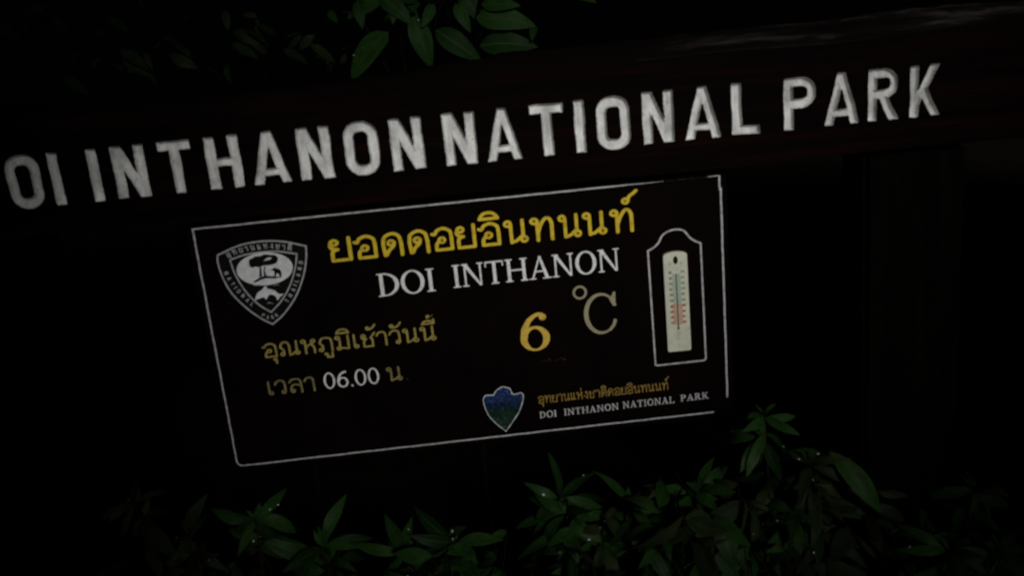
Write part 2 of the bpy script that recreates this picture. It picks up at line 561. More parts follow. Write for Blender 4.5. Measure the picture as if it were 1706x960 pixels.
# ---------------------------------------------------------------- alphabets (drawn in units of the letter height)
THAI = {
    'ย': (0.84, [('c', 0.23, 0.83, 0.11), ('s', [(0.13, 0.87), (0.08, 0.7), (0.16, 0.56), (0.33, 0.52)]), ('s', [(0.33, 0.52), (0.17, 0.45), (0.13, 0.3)]),
                  ('l', [(0.13, 0.3), (0.13, 0.03), (0.74, 0.03), (0.74, 1.0)])]),
    'อ': (0.86, [('c', 0.37, 0.46, 0.11), ('s', [(0.27, 0.42), (0.17, 0.3), (0.15, 0.16)]), ('l', [(0.15, 0.2), (0.15, 0.03), (0.75, 0.03), (0.75, 0.6)]),
                  ('s', [(0.75, 0.6), (0.7, 0.85), (0.46, 0.98), (0.22, 0.9), (0.12, 0.74), (0.02, 0.76)])]),
    'ด': (0.88, [('c', 0.40, 0.57, 0.11), ('s', [(0.51, 0.58), (0.47, 0.42), (0.30, 0.24), (0.2, 0.04)]), ('l', [(0.15, 0.03), (0.11, 0.5)]),
                  ('s', [(0.11, 0.5), (0.17, 0.83), (0.45, 0.98), (0.7, 0.85), (0.77, 0.5)]), ('l', [(0.77, 0.5), (0.77, 0.0)])]),
    'ต': (0.88, [('c', 0.40, 0.53, 0.11), ('s', [(0.51, 0.54), (0.47, 0.40), (0.30, 0.24), (0.2, 0.04)]), ('l', [(0.15, 0.03), (0.11, 0.5)]),
                  ('s', [(0.11, 0.5), (0.15, 0.83), (0.3, 0.98), (0.44, 0.85), (0.58, 0.98), (0.72, 0.85), (0.77, 0.5)]), ('l', [(0.77, 0.5), (0.77, 0.0)])]),
    'น': (0.95, [('c', 0.16, 0.87, 0.11), ('l', [(0.27, 0.85), (0.27, 0.02)]), ('s', [(0.27, 0.03), (0.45, 0.08), (0.62, 0.22), (0.73, 0.32)]),
                  ('c', 0.76, 0.13, 0.11), ('l', [(0.73, 0.25), (0.73, 0.98)])]),
    'ท': (0.92, [('c', 0.16, 0.87, 0.11), ('l', [(0.27, 0.87), (0.27, 0.0)]), ('s', [(0.27, 0.3), (0.4, 0.7), (0.58, 0.96), (0.73, 0.92), (0.8, 0.7)]),
                  ('l', [(0.8, 0.75), (0.8, 0.0)])]),
    'ณ': (1.22, [('c', 0.2, 0.13, 0.1), ('l', [(0.29, 0.12), (0.29, 0.4), (0.2, 0.5), (0.11, 0.62)]), ('s', [(0.11, 0.62), (0.2, 0.9), (0.4, 0.98), (0.57, 0.88), (0.62, 0.6)]),
                  ('l', [(0.62, 0.6), (0.62, 0.02)]), ('s', [(0.62, 0.03), (0.78, 0.08), (0.92, 0.22), (1.02, 0.3)]), ('c', 1.06, 0.13, 0.1), ('l', [(1.03, 0.25), (1.03, 0.98)])]),
    'ห': (0.95, [('c', 0.16, 0.87, 0.11), ('l', [(0.27, 0.87), (0.27, 0.0)]), ('s', [(0.27, 0.36), (0.42, 0.56), (0.6, 0.66), (0.7, 0.74)]), ('c', 0.72, 0.85, 0.1),
                  ('s', [(0.56, 0.64), (0.72, 0.5), (0.77, 0.25)]), ('l', [(0.77, 0.3), (0.77, 0.0)])]),
    'ภ': (0.92, [('c', 0.15, 0.13, 0.1), ('l', [(0.25, 0.12), (0.25, 0.42), (0.18, 0.52), (0.1, 0.62)]), ('s', [(0.1, 0.62), (0.2, 0.9), (0.45, 0.98), (0.72, 0.88), (0.78, 0.6)]),
                  ('l', [(0.78, 0.6), (0.78, 0.0)])]),
    'ม': (0.93, [('c', 0.16, 0.87, 0.11), ('l', [(0.27, 0.87), (0.27, 0.2)]), ('c', 0.2, 0.12, 0.1), ('l', [(0.27, 0.14), (0.76, 0.06), (0.76, 0.98)])]),
    'เ': (0.42, [('l', [(0.13, 0.98), (0.13, 0.12)]), ('c', 0.23, 0.13, 0.1)]),
    'แ': (0.78, [('l', [(0.13, 0.98), (0.13, 0.12)]), ('c', 0.23, 0.13, 0.1), ('l', [(0.5, 0.98), (0.5, 0.12)]), ('c', 0.6, 0.13, 0.1)]),
    'ช': (0.88, [('c', 0.2, 0.8, 0.1), ('s', [(0.12, 0.86), (0.1, 0.66), (0.22, 0.58), (0.36, 0.58)]), ('l', [(0.3, 0.56), (0.2, 0.38), (0.2, 0.03), (0.7, 0.03), (0.7, 0.5)]),
                  ('s', [(0.7, 0.5), (0.62, 0.66), (0.72, 0.78), (0.84, 0.98)])]),
    'า': (0.68, [('s', [(0.04, 0.74), (0.14, 0.92), (0.32, 0.98), (0.5, 0.9), (0.55, 0.65)]), ('l', [(0.55, 0.65), (0.55, 0.0)])]),
    'ว': (0.74, [('c', 0.5, 0.13, 0.1), ('l', [(0.6, 0.12), (0.6, 0.6)]), ('s', [(0.6, 0.55), (0.55, 0.88), (0.33, 0.98), (0.14, 0.9), (0.04, 0.72)])]),
    'ล': (0.88, [('c', 0.25, 0.13, 0.1), ('l', [(0.15, 0.12), (0.14, 0.32)]), ('s', [(0.14, 0.3), (0.24, 0.52), (0.48, 0.58), (0.74, 0.46)]), ('l', [(0.76, 0.55), (0.76, 0.0)]),
                  ('s', [(0.76, 0.55), (0.7, 0.88), (0.44, 0.98), (0.2, 0.92), (0.08, 0.76)])]),
    'ง': (0.66, [('c', 0.4, 0.87, 0.1), ('l', [(0.5, 0.87), (0.54, 0.02), (0.08, 0.42)])]),
    '.': (0.3, [('l', [(0.12, 0.05), (0.13, 0.05)], 1.3)]),
    ' ': (0.5, []),
}
# marks sit over or under the letter before them; x = 0.8 is that letter's right side
MARK = {
    'ุ': [('c', 0.63, -0.2, 0.06), ('l', [(0.70, -0.2), (0.70, -0.46)])],
    'ู': [('c', 0.33, -0.2, 0.06), ('l', [(0.40, -0.2), (0.40, -0.44), (0.68, -0.44), (0.68, -0.15)])],
    'ิ': [('s', [(0.08, 1.2), (0.2, 1.4), (0.42, 1.47), (0.64, 1.4), (0.76, 1.2)]), ('l', [(0.08, 1.2), (0.76, 1.2)])],
    'ี': [('s', [(0.08, 1.2), (0.2, 1.36), (0.42, 1.42), (0.64, 1.36), (0.76, 1.2)]), ('l', [(0.08, 1.2), (0.76, 1.2), (0.76, 1.5)])],
    'ั': [('c', 0.33, 1.32, 0.08), ('s', [(0.3, 1.22), (0.5, 1.2), (0.7, 1.3), (0.86, 1.52)])],
    '้': [('c', 0.47, 1.36, 0.07), ('s', [(0.42, 1.26), (0.6, 1.26), (0.78, 1.38), (0.9, 1.56)])],
    '่': [('l', [(0.6, 1.22), (0.6, 1.48)])],
    '์': [('c', 0.55, 1.36, 0.1), ('s', [(0.64, 1.4), (0.7, 1.55), (0.84, 1.66), (0.96, 1.78)])],
}


def shift(prims, dx, dy):
    out = []
    for p in prims:
        if p[0] in ('l', 's'):
            out.append((p[0], [(a + dx, b + dy) for a, b in p[1]]) + tuple(p[2:]))
        else:
            out.append((p[0], p[1] + dx, p[2] + dy) + tuple(p[3:]))
    return out


def thai_cells(text):
    """list of (width, shapes): a letter together with its marks"""
    cells = []
    for ch in text:
        if ch in MARK:
            w, pr, up = cells[-1]
            dy = 0.36 if (ch in '้่์' and up) else 0.0
            cells[-1] = (w, pr + shift(MARK[ch], w - 0.06 - 0.8, dy), up or ch in 'ิีั')
        else:
            w, pr = THAI[ch]
            cells.append((w, list(pr), False))
    return [(w, p) for w, p, _ in cells]


# block capitals, as cut into the beam: (width, shapes)
SANS = {
    'I': (0.21, [rect(0, 0, 0.21, 1)]),
    'N': (0.64, [rect(0, 0, 0.205, 1), rect(0.435, 0, 0.64, 1), ('p', [(0, 1), (0.22, 1), (0.64, 0), (0.42, 0)])]),
    'T': (0.64, [rect(0, 0.81, 0.64, 1), rect(0.215, 0, 0.425, 1)]),
    'H': (0.66, [rect(0, 0, 0.21, 1), rect(0.45, 0, 0.66, 1), rect(0.1, 0.42, 0.55, 0.59)]),
    'A': (0.72, [('p', [(0, 0), (0.195, 0), (0.44, 1), (0.27, 1)]), ('p', [(0.72, 0), (0.525, 0), (0.28, 1), (0.45, 1)]), rect(0.13, 0.16, 0.59, 0.31)]),
    'O': (0.67, [('rr', 0, -0.01, 0.67, 1.02, 0.3, 0.205)]),
    'D': (0.67, [('rr', -0.2, 0, 0.67, 1.0, 0.3, 0.2), ('-p', [(-0.4, -0.2), (0, -0.2), (0, 1.2), (-0.4, 1.2)]), rect(0, 0, 0.21, 1)]),
    'L': (0.57, [rect(0, 0, 0.215, 1), rect(0, 0, 0.57, 0.18)]),
    'P': (0.66, [('rr', -0.2, 0.40, 0.66, 1.0, 0.27, 0.185), ('-p', [(-0.4, 0), (0, 0), (0, 1.2), (-0.4, 1.2)]), rect(0, 0, 0.21, 1)]),
    'R': (0.66, [('rr', -0.2, 0.43, 0.64, 1.0, 0.26, 0.18), ('-p', [(-0.4, 0), (0, 0), (0, 1.2), (-0.4, 1.2)]), rect(0, 0, 0.205, 1),
                 ('p', [(0.2, 0.5), (0.42, 0.5), (0.66, 0), (0.44, 0)])]),
    'K': (0.64, [rect(0, 0, 0.205, 1), ('p', [(0.15, 0.46), (0.42, 1), (0.64, 1), (0.15, 0.14)]), ('p', [(0.22, 0.42), (0.37, 0.60), (0.64, 0), (0.43, 0)])]),
}


def stem(x, w=0.13, e=0.085, top=True, bot=True, h=0.055):
    out = [rect(x, 0, x + w, 1)]
    if bot:
        out.append(rect(x - e, 0, x + w + e, h))
    if top:
        out.append(rect(x - e, 1 - h, x + w + e, 1))
    return out


SERIF = {
    'I': (0.34, stem(0.105)),
    'D': (0.80, stem(0.1) + [('e', 0.26, 0.5, 0.52, 0.5), ('-e', 0.26, 0.5, 0.375, 0.44), ('-p', [(-0.6, -0.2), (0.1, -0.2), (0.1, 1.2), (-0.6, 1.2)])] + stem(0.1)
          + [rect(0.15, 0, 0.34, 0.058), rect(0.15, 0.942, 0.34, 1)]),
    'O': (0.86, [('e', 0.43, 0.5, 0.42, 0.52), ('-e', 0.43, 0.5, 0.28, 0.455)]),
    'N': (0.90, stem(0.115, 0.07, 0.09, True, True) + stem(0.72, 0.07, 0.09, True, False) + [('p', [(0.06, 1), (0.23, 1), (0.79, 0), (0.70, 0)])]),
    'T': (0.76, stem(0.315, 0.13, 0.09, False, True) + [rect(0.02, 0.935, 0.74, 1), ('p', [(0.02, 1), (0.075, 1), (0.06, 0.75), (0.02, 0.75)]), ('p', [(0.74, 1), (0.685, 1), (0.70, 0.75), (0.74, 0.75)])]),
    'H': (0.92, stem(0.1) + stem(0.69) + [rect(0.15, 0.47, 0.75, 0.54)]),
    'A': (0.88, [('p', [(0.09, 0), (0.16, 0), (0.44, 0.86), (0.42, 1)]), ('p', [(0.64, 0), (0.79, 0), (0.49, 1.01), (0.40, 1.01)]), rect(0.2, 0.31, 0.66, 0.37),
                 rect(0.0, 0, 0.27, 0.05), rect(0.53, 0, 0.89, 0.05)]),
    'L': (0.72, stem(0.1) + [rect(0.15, 0, 0.66, 0.06), ('p', [(0.60, 0), (0.68, 0), (0.70, 0.26), (0.65, 0.26)])]),
    'P': (0.70, [('e', 0.3, 0.725, 0.38, 0.275), ('-e', 0.3, 0.725, 0.24, 0.215), ('-p', [(-0.6, 0), (0.15, 0), (0.15, 1.2), (-0.6, 1.2)])] + stem(0.1)),
    'R': (0.84, [('e', 0.3, 0.74, 0.36, 0.26), ('-e', 0.3, 0.74, 0.22, 0.2), ('-p', [(-0.6, 0), (0.15, 0), (0.15, 1.2), (-0.6, 1.2)])] + stem(0.1)
          + [('p', [(0.34, 0.5), (0.49, 0.5), (0.78, 0.0), (0.62, 0.0)]), rect(0.62, 0, 0.86, 0.055)]),
    'K': (0.86, stem(0.1) + [('p', [(0.2, 0.38), (0.62, 0.97), (0.70, 0.97), (0.2, 0.28)]), ('p', [(0.30, 0.55), (0.44, 0.62), (0.80, 0), (0.63, 0)]), rect(0.56, 0, 0.88, 0.055), rect(0.52, 0.945, 0.80, 1)]),
    '0': (0.66, [('e', 0.33, 0.5, 0.29, 0.51), ('-e', 0.33, 0.5, 0.185, 0.43)]),
    '6': (0.66, [('s', [(0.52, 0.945), (0.36, 0.90), (0.21, 0.74), (0.13, 0.52), (0.115, 0.34)], 0.9), ('e', 0.34, 0.315, 0.28, 0.325), ('-e', 0.34, 0.315, 0.165, 0.24),
                 ('s', [(0.12, 0.5), (0.10, 0.34), (0.15, 0.2)], 0.9)]),
    '.': (0.26, [('e', 0.13, 0.05, 0.06, 0.06)]),
}


def place_cells(cells, x0, x1, zb, sz, w, h=0.022, gap=0.0, grow=0.0):
    """cells set side by side and fitted between x0 and x1"""
    tot = sum(c[0] for c in cells) + gap * (len(cells) - 1)
    sx = (x1 - x0) / tot
    loops, u = [], 0.0
    for cw, pr in cells:
        if pr:
            for lp in glyph_loops(pr, w, cw, h, grow=grow):
                loops.append([(x0 + (u + a) * sx, zb + b * sz) for a, b in lp])
        u += cw + gap
    return loops


def place_each(cells, spans, zb, sz, w, h=0.02):
    loops = []
    for (cw, pr), (a, b) in zip(cells, spans):
        gl = glyph_loops(pr, w, cw, h)
        ink = [q[0] for lp in gl for q in lp if 0 <= q[1] <= 1.0]
        sx = (b - a) / (max(ink) - min(ink))
        for lp in gl:
            loops.append([(a + (q[0] - min(ink)) * sx, zb + q[1] * sz) for q in lp])
    return loops


def wob(x, y, amp, k=1.0, ph=0.0):
    return amp * (np.sin(x * 170 * k + 3 * np.sin(y * 90 * k + ph) + ph) + 0.6 * np.sin(y * 230 * k + 2 * np.sin(x * 120 * k) + 2.1 * ph))


# ---------------------------------------------------------------- the setting
gv, gf = [], []
GN = 40
for j in range(GN + 1):
    for i in range(GN + 1):
        u, v = (i / GN * 2 - 1), (j / GN * 2 - 1)
        x, y = math.copysign(abs(u) ** 2.2, u) * 120, math.copysign(abs(v) ** 2.2, v) * 120
        gv.append((x, y, 0.02 * math.sin(x * 2.1 + y) * math.cos(y * 1.7) - 0.02))
for j in range(GN):
    for i in range(GN):
        a = j * (GN + 1) + i
        gf.append((a, a + 1, a + GN + 2, a + GN + 1))
ground = link('ground', mesh('ground', gv, gf, True), None, M['soil'])
ground['kind'] = 'structure'

# ---------------------------------------------------------------- the timber sign: beam, posts, battens
FRONT = -0.045
sign = tag(empty('park_sign', (0, 0.03, 0)), 'dark timber sign beam on two posts with carved white capitals DOI INTHANON NATIONAL PARK', 'sign')


def child_of(parent):
    # everything below is written in world coordinates; parts get the parent's offset taken away
    return Matrix.Translation(-Vector(parent.location))


def adopt(o, parent):
    o.parent = parent
    o.matrix_parent_inverse = Matrix.Translation(-parent.matrix_world.translation)
    return o


bpy.context.view_layer.update()

LETTERS = [('D', -1.062, -0.988), ('O', -0.9528, -0.8798), ('I', -0.8605, -0.8375), ('I', -0.7785, -0.755), ('N', -0.7275, -0.6555), ('T', -0.628, -0.557), ('H', -0.5285, -0.4540),
           ('A', -0.4348, -0.3517), ('N', -0.332, -0.259), ('O', -0.2325, -0.1565), ('N', -0.132, -0.060), ('N', -0.016, 0.0544), ('A', 0.075, 0.1525),
           ('T', 0.1736, 0.2487), ('I', 0.2704, 0.2948), ('O', 0.3187, 0.3944), ('N', 0.420, 0.491), ('A', 0.5136, 0.5953), ('L', 0.618, 0.682),
           ('P', 0.7343, 0.8075), ('A', 0.8248, 0.9063), ('R', 0.9235, 0.9945), ('K', 1.018, 1.088)]
ZB, CAPH = 0.3775, 0.113
letter_fields = []
hole_loops = []
for n, (ch, x0, x1) in enumerate(LETTERS):
    w, pr = SANS[ch]
    lift = 0.0035 if x0 > 0.4 else 0.0
    H_ = 0.0012
    xs = np.arange(x0 - 0.014, x1 + 0.014, H_)
    zs = np.arange(ZB + lift - 0.014, ZB + lift + CAPH + 0.016, H_)
    X, Zg = np.meshgrid(xs, zs)
    # hand cut: edges waver a little
    xw = X + wob(X, Zg, 0.0006, 0.35, n * 1.7)
    zw = Zg + wob(Zg, X, 0.0006, 0.35, n * 2.3)
    F = field(pr, (xw - x0) / (x1 - x0) * w, (zw - ZB - lift) / CAPH, 0.2) * CAPH
    # rounded corners
    F = F + 0.0006
    rr_ = random.Random(n)
    for _ in range(9):
        a_, k_ = rr_.uniform(0, 6.28), rr_.uniform(350, 1100)
        F = F + 0.00015 * np.sin(k_ * (X * math.cos(a_) + Zg * math.sin(a_)) + rr_.uniform(0, 6.28))
    letter_fields.append((ch, X, Zg, F, n))
    hole_loops += trace(F, xs[0], zs[0], H_)

XL, XR = -1.32, 1.33


def beam_top(x):
    return 0.5575 + 0.004 * math.sin(x * 5.3 + 0.4) + 0.0025 * math.sin(x * 13.0) + (0.006 if x > 0.7 else 0.006 * max(0, (x - 0.3) / 0.4))


def beam_bot(x):
    return 0.3135 + 0.0015 * math.sin(x * 7.0 + 1.0)


st = [XL + (XR - XL) * i / 66 for i in range(67)]
outline = [(x, beam_bot(x)) for x in st] + [(x, beam_top(x)) for x in reversed(st)]
face = fill('face', [outline] + hole_loops, FRONT, 0.0135, None, None, Z0)
bm = bmesh.new()
bm.from_mesh(face.data)
bpy.data.objects.remove(face)
rnd = random.Random(5)
prev = None
for i, x in enumerate(st):
    t, b = beam_top(x) + Z0, beam_bot(x) + Z0
    r_ = lambda s: rnd.uniform(-s, s)
    crest = t + 0.038 + 0.012 * math.sin(x * 3.1) + (0.02 * max(0.0, min(1.0, (x - 0.6) / 0.5)))
    ring = [bm.verts.new(c) for c in [
        (x, FRONT + 0.0136, b + 0.001), (x, 0.075, b + 0.002), (x, 0.118, b + 0.03), (x, 0.122, t - 0.02), (x, 0.10, crest - 0.01 + r_(0.004)),
        (x, 0.045, crest + r_(0.004)), (x, 0.0 + r_(0.003), crest - 0.006 + r_(0.004)), (x, FRONT + 0.03 + r_(0.003), t + 0.017 + r_(0.004)), (x, FRONT + 0.0136, t - 0.001)]]
    if prev:
        for k in range(len(ring)):
            k2 = (k + 1) % len(ring)
            f = bm.faces.new((prev[k], ring[k], ring[k2], prev[k2]))
            if k in (4, 5, 6, 7):
                f.material_index = 1
                f.smooth = True
    else:
        bm.faces.new(ring)
    prev = ring
bm.faces.new(prev[::-1])
bmesh.ops.recalc_face_normals(bm, faces=bm.faces)
beam_me = bm_mesh('beam', bm)
beam_me.materials.append(M['wood'])
beam_me.materials.append(M['weathered'])
beam = adopt(link('beam', beam_me), sign)
bpy.context.view_layer.update()

WORD = {0: 'DOI', 3: 'INTHANON', 11: 'NATIONAL', 19: 'PARK'}
for ch, X, Zg, F, n in letter_fields:
    t = np.clip((0.0012 - F) / 0.0052, 0, 1)
    dep = 0.0012 + 0.0112 * t * t * (3 - 2 * t)
    dep = dep + wob(X, Zg, 0.00012, 0.9, n) + np.random.normal(0, 0.00006, X.shape)
    keep = F < 0.0026
    ok = keep[:-1, :-1] & keep[1:, :-1] & keep[:-1, 1:] & keep[1:, 1:]
    idx = -np.ones(X.shape, int)
    used = np.zeros(X.shape, bool)
    used[:-1, :-1] |= ok
    used[1:, :-1] |= ok
    used[:-1, 1:] |= ok
    used[1:, 1:] |= ok
    idx[used] = np.arange(used.sum())
    vs = np.stack([X[used], FRONT + dep[used], Zg[used] + Z0], 1)
    jj, ii = np.nonzero(ok)
    fs = np.stack([idx[jj, ii], idx[jj, ii + 1], idx[jj + 1, ii + 1], idx[jj + 1, ii]], 1)
    me = mesh('letter', vs.tolist(), fs.tolist(), True)
    o = link('letter', me, None, M['carved'])
    o.parent = beam
    o.matrix_parent_inverse = beam.matrix_world.inverted()

for xa, xb in ((0.93, 1.17), (-1.17, -0.93)):
    bm = bmesh.new()
    box_bm(bm, xa, xb, -0.025, 0.10, -0.15, Z0 + 0.3135 + 0.0, 0.012)
    for v in bm.verts:
        v.co.x += 0.004 * math.sin(v.co.z * 4)
    adopt(link('post', bm_mesh('post', bm), None, M['post']), sign)
for xa in (-0.42, 0.36):
    bm = bmesh.new()
    box_bm(bm, xa, xa + 0.06, 0.012, 0.05, Z0 - 0.27, Z0 + 0.3138, 0.003)
    adopt(link('batten', bm_mesh('batten', bm), None, M['post']), sign)

# ---------------------------------------------------------------- the temperature board under the beam
board = tag(empty('temperature_board', (0, 0.005, Z0 - 0.30)), 'black board with white border and yellow Thai title, hung under the carved beam', 'sign board')
bpy.context.view_layer.update()
bm = bmesh.new()
box_bm(bm, -0.616, 0.616, 0.0, 0.0115, Z0 - 0.304, Z0 + 0.306, 0.0015)
panel = adopt(link('panel', bm_mesh('panel', bm), None, M['board']), board)


def on_board(name, loops, mat, y=-0.0004, depth=0.0008, label=None, parent=None):
    o = fill(name, loops, y, depth, mat, None, Z0)
    adopt(o, parent or board)
    if label:
        o['label'] = label
    return o


def line_on_board(name, pts, width, mat, closed=False, y=-0.0005, depth=0.0009, parent=None):
    o = ribbon(name, [(a, b + Z0) for a, b in pts], width, y, depth, mat, None, closed)
    return adopt(o, parent or board)


def jit(a, b, n, amp):
    return [(a[0] + (b[0] - a[0]) * i / n + random.uniform(-amp, amp), a[1] + (b[1] - a[1]) * i / n + random.uniform(-amp, amp)) for i in range(n + 1)]


BW = 0.0038
arc = [(-0.587 - 0.013 * math.cos(a), -0.277 - 0.013 * math.sin(a)) for a in (0.1, 0.5, 0.9, 1.3, 1.5)]
line_on_board('border_line', jit((-0.6, 0.2905), (-0.6, -0.274), 30, 0.0004) + arc + jit((-0.58, -0.2902), (0.566, -0.2868), 40, 0.0004), BW, M['line'])
line_on_board('border_line', jit((-0.6025, 0.2912), (0.470, 0.2908), 40, 0.0004), [BW * 0.92] * 36 + [BW * 0.8, BW * 0.6, BW * 0.45, BW * 0.3, BW * 0.15], M['line'], y=-0.0008, depth=0.0012)
line_on_board('border_line', jit((0.469, 0.2908), (0.572, 0.2906), 8, 0.0003), 0.0009, M['smudge'])
line_on_board('border_line', [(0.571, 0.2905), (0.597, 0.2912)], [BW * 0.3, BW * 0.6], M['line'])
line_on_board('border_line', jit((0.5985, 0.2918), (0.5992, 0.262), 4, 0.0004), BW * 1.1, M['line'])
line_on_board('border_line', jit((0.6012, 0.2605), (0.5995, -0.253), 26, 0.0004), BW * 1.15, M['line'])
line_on_board('border_line', [(0.5965, 0.258), (0.604, 0.2625)], BW * 0.5, M['line'], y=-0.0014, depth=0.001)

# Thai title, letter by letter
spans = [(-0.3069, -0.2540), (-0.2504, -0.1964), (-0.1862, -0.1365), (-0.1262, -0.0765), (-0.0728, -0.0215), (-0.0171, 0.0307), (0.0343, 0.0871), (0.0949, 0.1509),
         (0.1555, 0.2103), (0.2207, 0.2747), (0.277, 0.3334), (0.3401, 0.3953)]
on_board('thai_title', place_each(thai_cells('ยอดดอยอินทนนท์'), spans, 0.1845, 0.0515, 0.135), M['yellow'], label='yellow Thai title lettering')


def serif(text):
    return [SERIF[c] for c in text]


on_board('title_word', place_cells(serif('DOI'), -0.2085, -0.074, 0.0905, 0.0545, 0.13, gap=0.03), M['white'], label='white serif word DOI')
on_board('title_word', place_cells(serif('INTHANON'), -0.0345, 0.3580, 0.0930, 0.0540, 0.13, gap=0.03), M['white'], label='white serif word INTHANON')
on_board('thai_line', place_cells(thai_cells('อุณหภูมิเช้าวันนี้'), -0.493, -0.0860, -0.0265, 0.0335, 0.125, 0.02, 0.05), M['gold'], label='dull gold Thai line, the temperature this morning')
on_board('thai_word', place_cells(thai_cells('เวลา'), -0.499, -0.3830, -0.1195, 0.034, 0.125, 0.02, 0.05), M['gold_worn'], label='dull gold Thai word before the time')
on_board('time_figures', place_cells(serif('06.00'), -0.3660, -0.2310, -0.1195, 0.0400, 0.125, 0.025), M['white'], label='white figures 06.00')
on_board('thai_letter', place_cells(thai_cells('น'), -0.2150, -0.1770, -0.1165, 0.033, 0.125, 0.02, 0.04), M['gold_worn'])
on_board('full_stop', place_cells(thai_cells('.'), -0.1710, -0.1630, -0.1175, 0.030, 0.13, 0.025), M['smudge'])
six = [('e', 0.36, 0.32, 0.345, 0.33), ('-e', 0.36, 0.31, 0.185, 0.265), ('s', [(0.13, 0.36), (0.155, 0.62), (0.28, 0.85), (0.44, 0.945), (0.55, 0.935)], 0.6), ('e', 0.57, 0.87, 0.085, 0.085),
       ('p', [(0.015, 0.32), (0.05, 0.6), (0.2, 0.86), (0.4, 0.975), (0.44, 0.92), (0.28, 0.76), (0.2, 0.55), (0.19, 0.36)])]
on_board('temperature_figure', place_cells([(0.72, six)], 0.1080, 0.1810, -0.0800, 0.0930, 0.16, 0.012), M['amber'], label='amber figure 6')
on_board('degree_ring', place_cells([(0.66, [('e', 0.33, 0.5, 0.33, 0.5), ('-e', 0.33, 0.5, 0.225, 0.35)])], 0.2415, 0.2755, 0.0335, 0.0335, 0.1, 0.02), M['khaki'])
cee = [('e', 0.40, 0.5, 0.40, 0.51), ('-e', 0.43, 0.5, 0.325, 0.445), ('-p', [(0.60, 0.66), (0.9, 0.66), (0.9, 0.30), (0.66, 0.30)]),
       ('p', [(0.70, 0.66), (0.755, 0.66), (0.77, 1.01), (0.725, 1.01), (0.66, 0.90), (0.60, 0.92), (0.62, 0.82)]), ('s', [(0.72, 0.30), (0.69, 0.2), (0.60, 0.09)], 0.75)]
on_board('celsius_letter', place_cells([(0.77, cee)], 0.2642, 0.3420, -0.0560, 0.0990, 0.1, 0.012), M['khaki'], label='khaki letter C of the degree sign')
# what is left of something scraped off under the figure
for k in range(7):
    a = 0.150 + k * 0.0092 + random.uniform(-0.002, 0.002)
    if k in (3,):
        continue
    line_on_board('residue', [(a, -0.109 + random.uniform(-0.002, 0.002)), (a + 0.004, -0.107 + random.uniform(-0.003, 0.003)), (a + 0.008, -0.110 + random.uniform(-0.002, 0.003))],
                  [0.001, 0.0028, 0.001], M['smudge'])
on_board('thai_caption', place_cells(thai_cells('อุทยานแห่งชาติดอยอินทนนท์'), 0.1370, 0.4560, -0.2150, 0.0185, 0.13, 0.03, 0.05), M['gold_small'], label='small dull gold Thai caption')
lo = (place_cells(serif('DOI'), 0.1378, 0.1790, -0.2530, 0.0165, 0.2, 0.03, 0.13, 0.022) + place_cells(serif('INTHANON'), 0.1975, 0.3310, -0.2527, 0.0165, 0.2, 0.03, 0.13, 0.022)
      + place_cells(serif('NATIONAL'), 0.3415, 0.4685, -0.2515, 0.0165, 0.2, 0.03, 0.13, 0.022) + place_cells(serif('PARK'), 0.4840, 0.5530, -0.2500, 0.0165, 0.2, 0.03, 0.13, 0.022))
on_board('caption_lettering', lo, M['line'], label='small bold white caption DOI INTHANON NATIONAL PARK')

# shield emblem
sh_out = [(-0.5554, 0.2267), (-0.5155, 0.2406), (-0.4836, 0.2468), (-0.4430, 0.2478), (-0.4008, 0.2415), (-0.3557, 0.2268), (-0.3591, 0.2002), (-0.3712, 0.1603), (-0.3960, 0.1131),
          (-0.4300, 0.0741), (-0.4596, 0.0526), (-0.4830, 0.0690), (-0.5110, 0.0960), (-0.5390, 0.1348), (-0.5530, 0.1736), (-0.5579, 0.2093)]
sh_in = [(-0.5299, 0.2128), (-0.5038, 0.2196), (-0.4722, 0.2232), (-0.4257, 0.2222), (-0.379, 0.2111), (-0.3863, 0.1826), (-0.4042, 0.1421), (-0.4290, 0.1077), (-0.4581, 0.0813),
         (-0.4830, 0.1023), (-0.5070, 0.1358), (-0.5240, 0.1779)]


def smooth_closed(p, corners):
    """catmull between the named corner points"""
    out = []
    cs = sorted(corners)
    for a, b in zip(cs, cs[1:] + [cs[0] + len(p)]):
        seg_ = [p[k % len(p)] for k in range(a, b + 1)]
        out += catmull(seg_, 5)[:-1] if len(seg_) > 2 else seg_[:-1]
    return out


so = smooth_closed(sh_out, [0, 5, 10])
si = smooth_closed(sh_in, [0, 4, 8])
emblem = on_board('shield_emblem', [[(x, z) for x, z in so]], M['black'], -0.0003, 0.0006, label='black and grey shield emblem with tree, deer and dolphin')


def on_emblem(name, loops, mat, y):
    o = fill(name, loops, y, 0.0006, mat, None, Z0)
    o.parent = emblem
    o.matrix_parent_inverse = emblem.matrix_world.inverted()
    return o


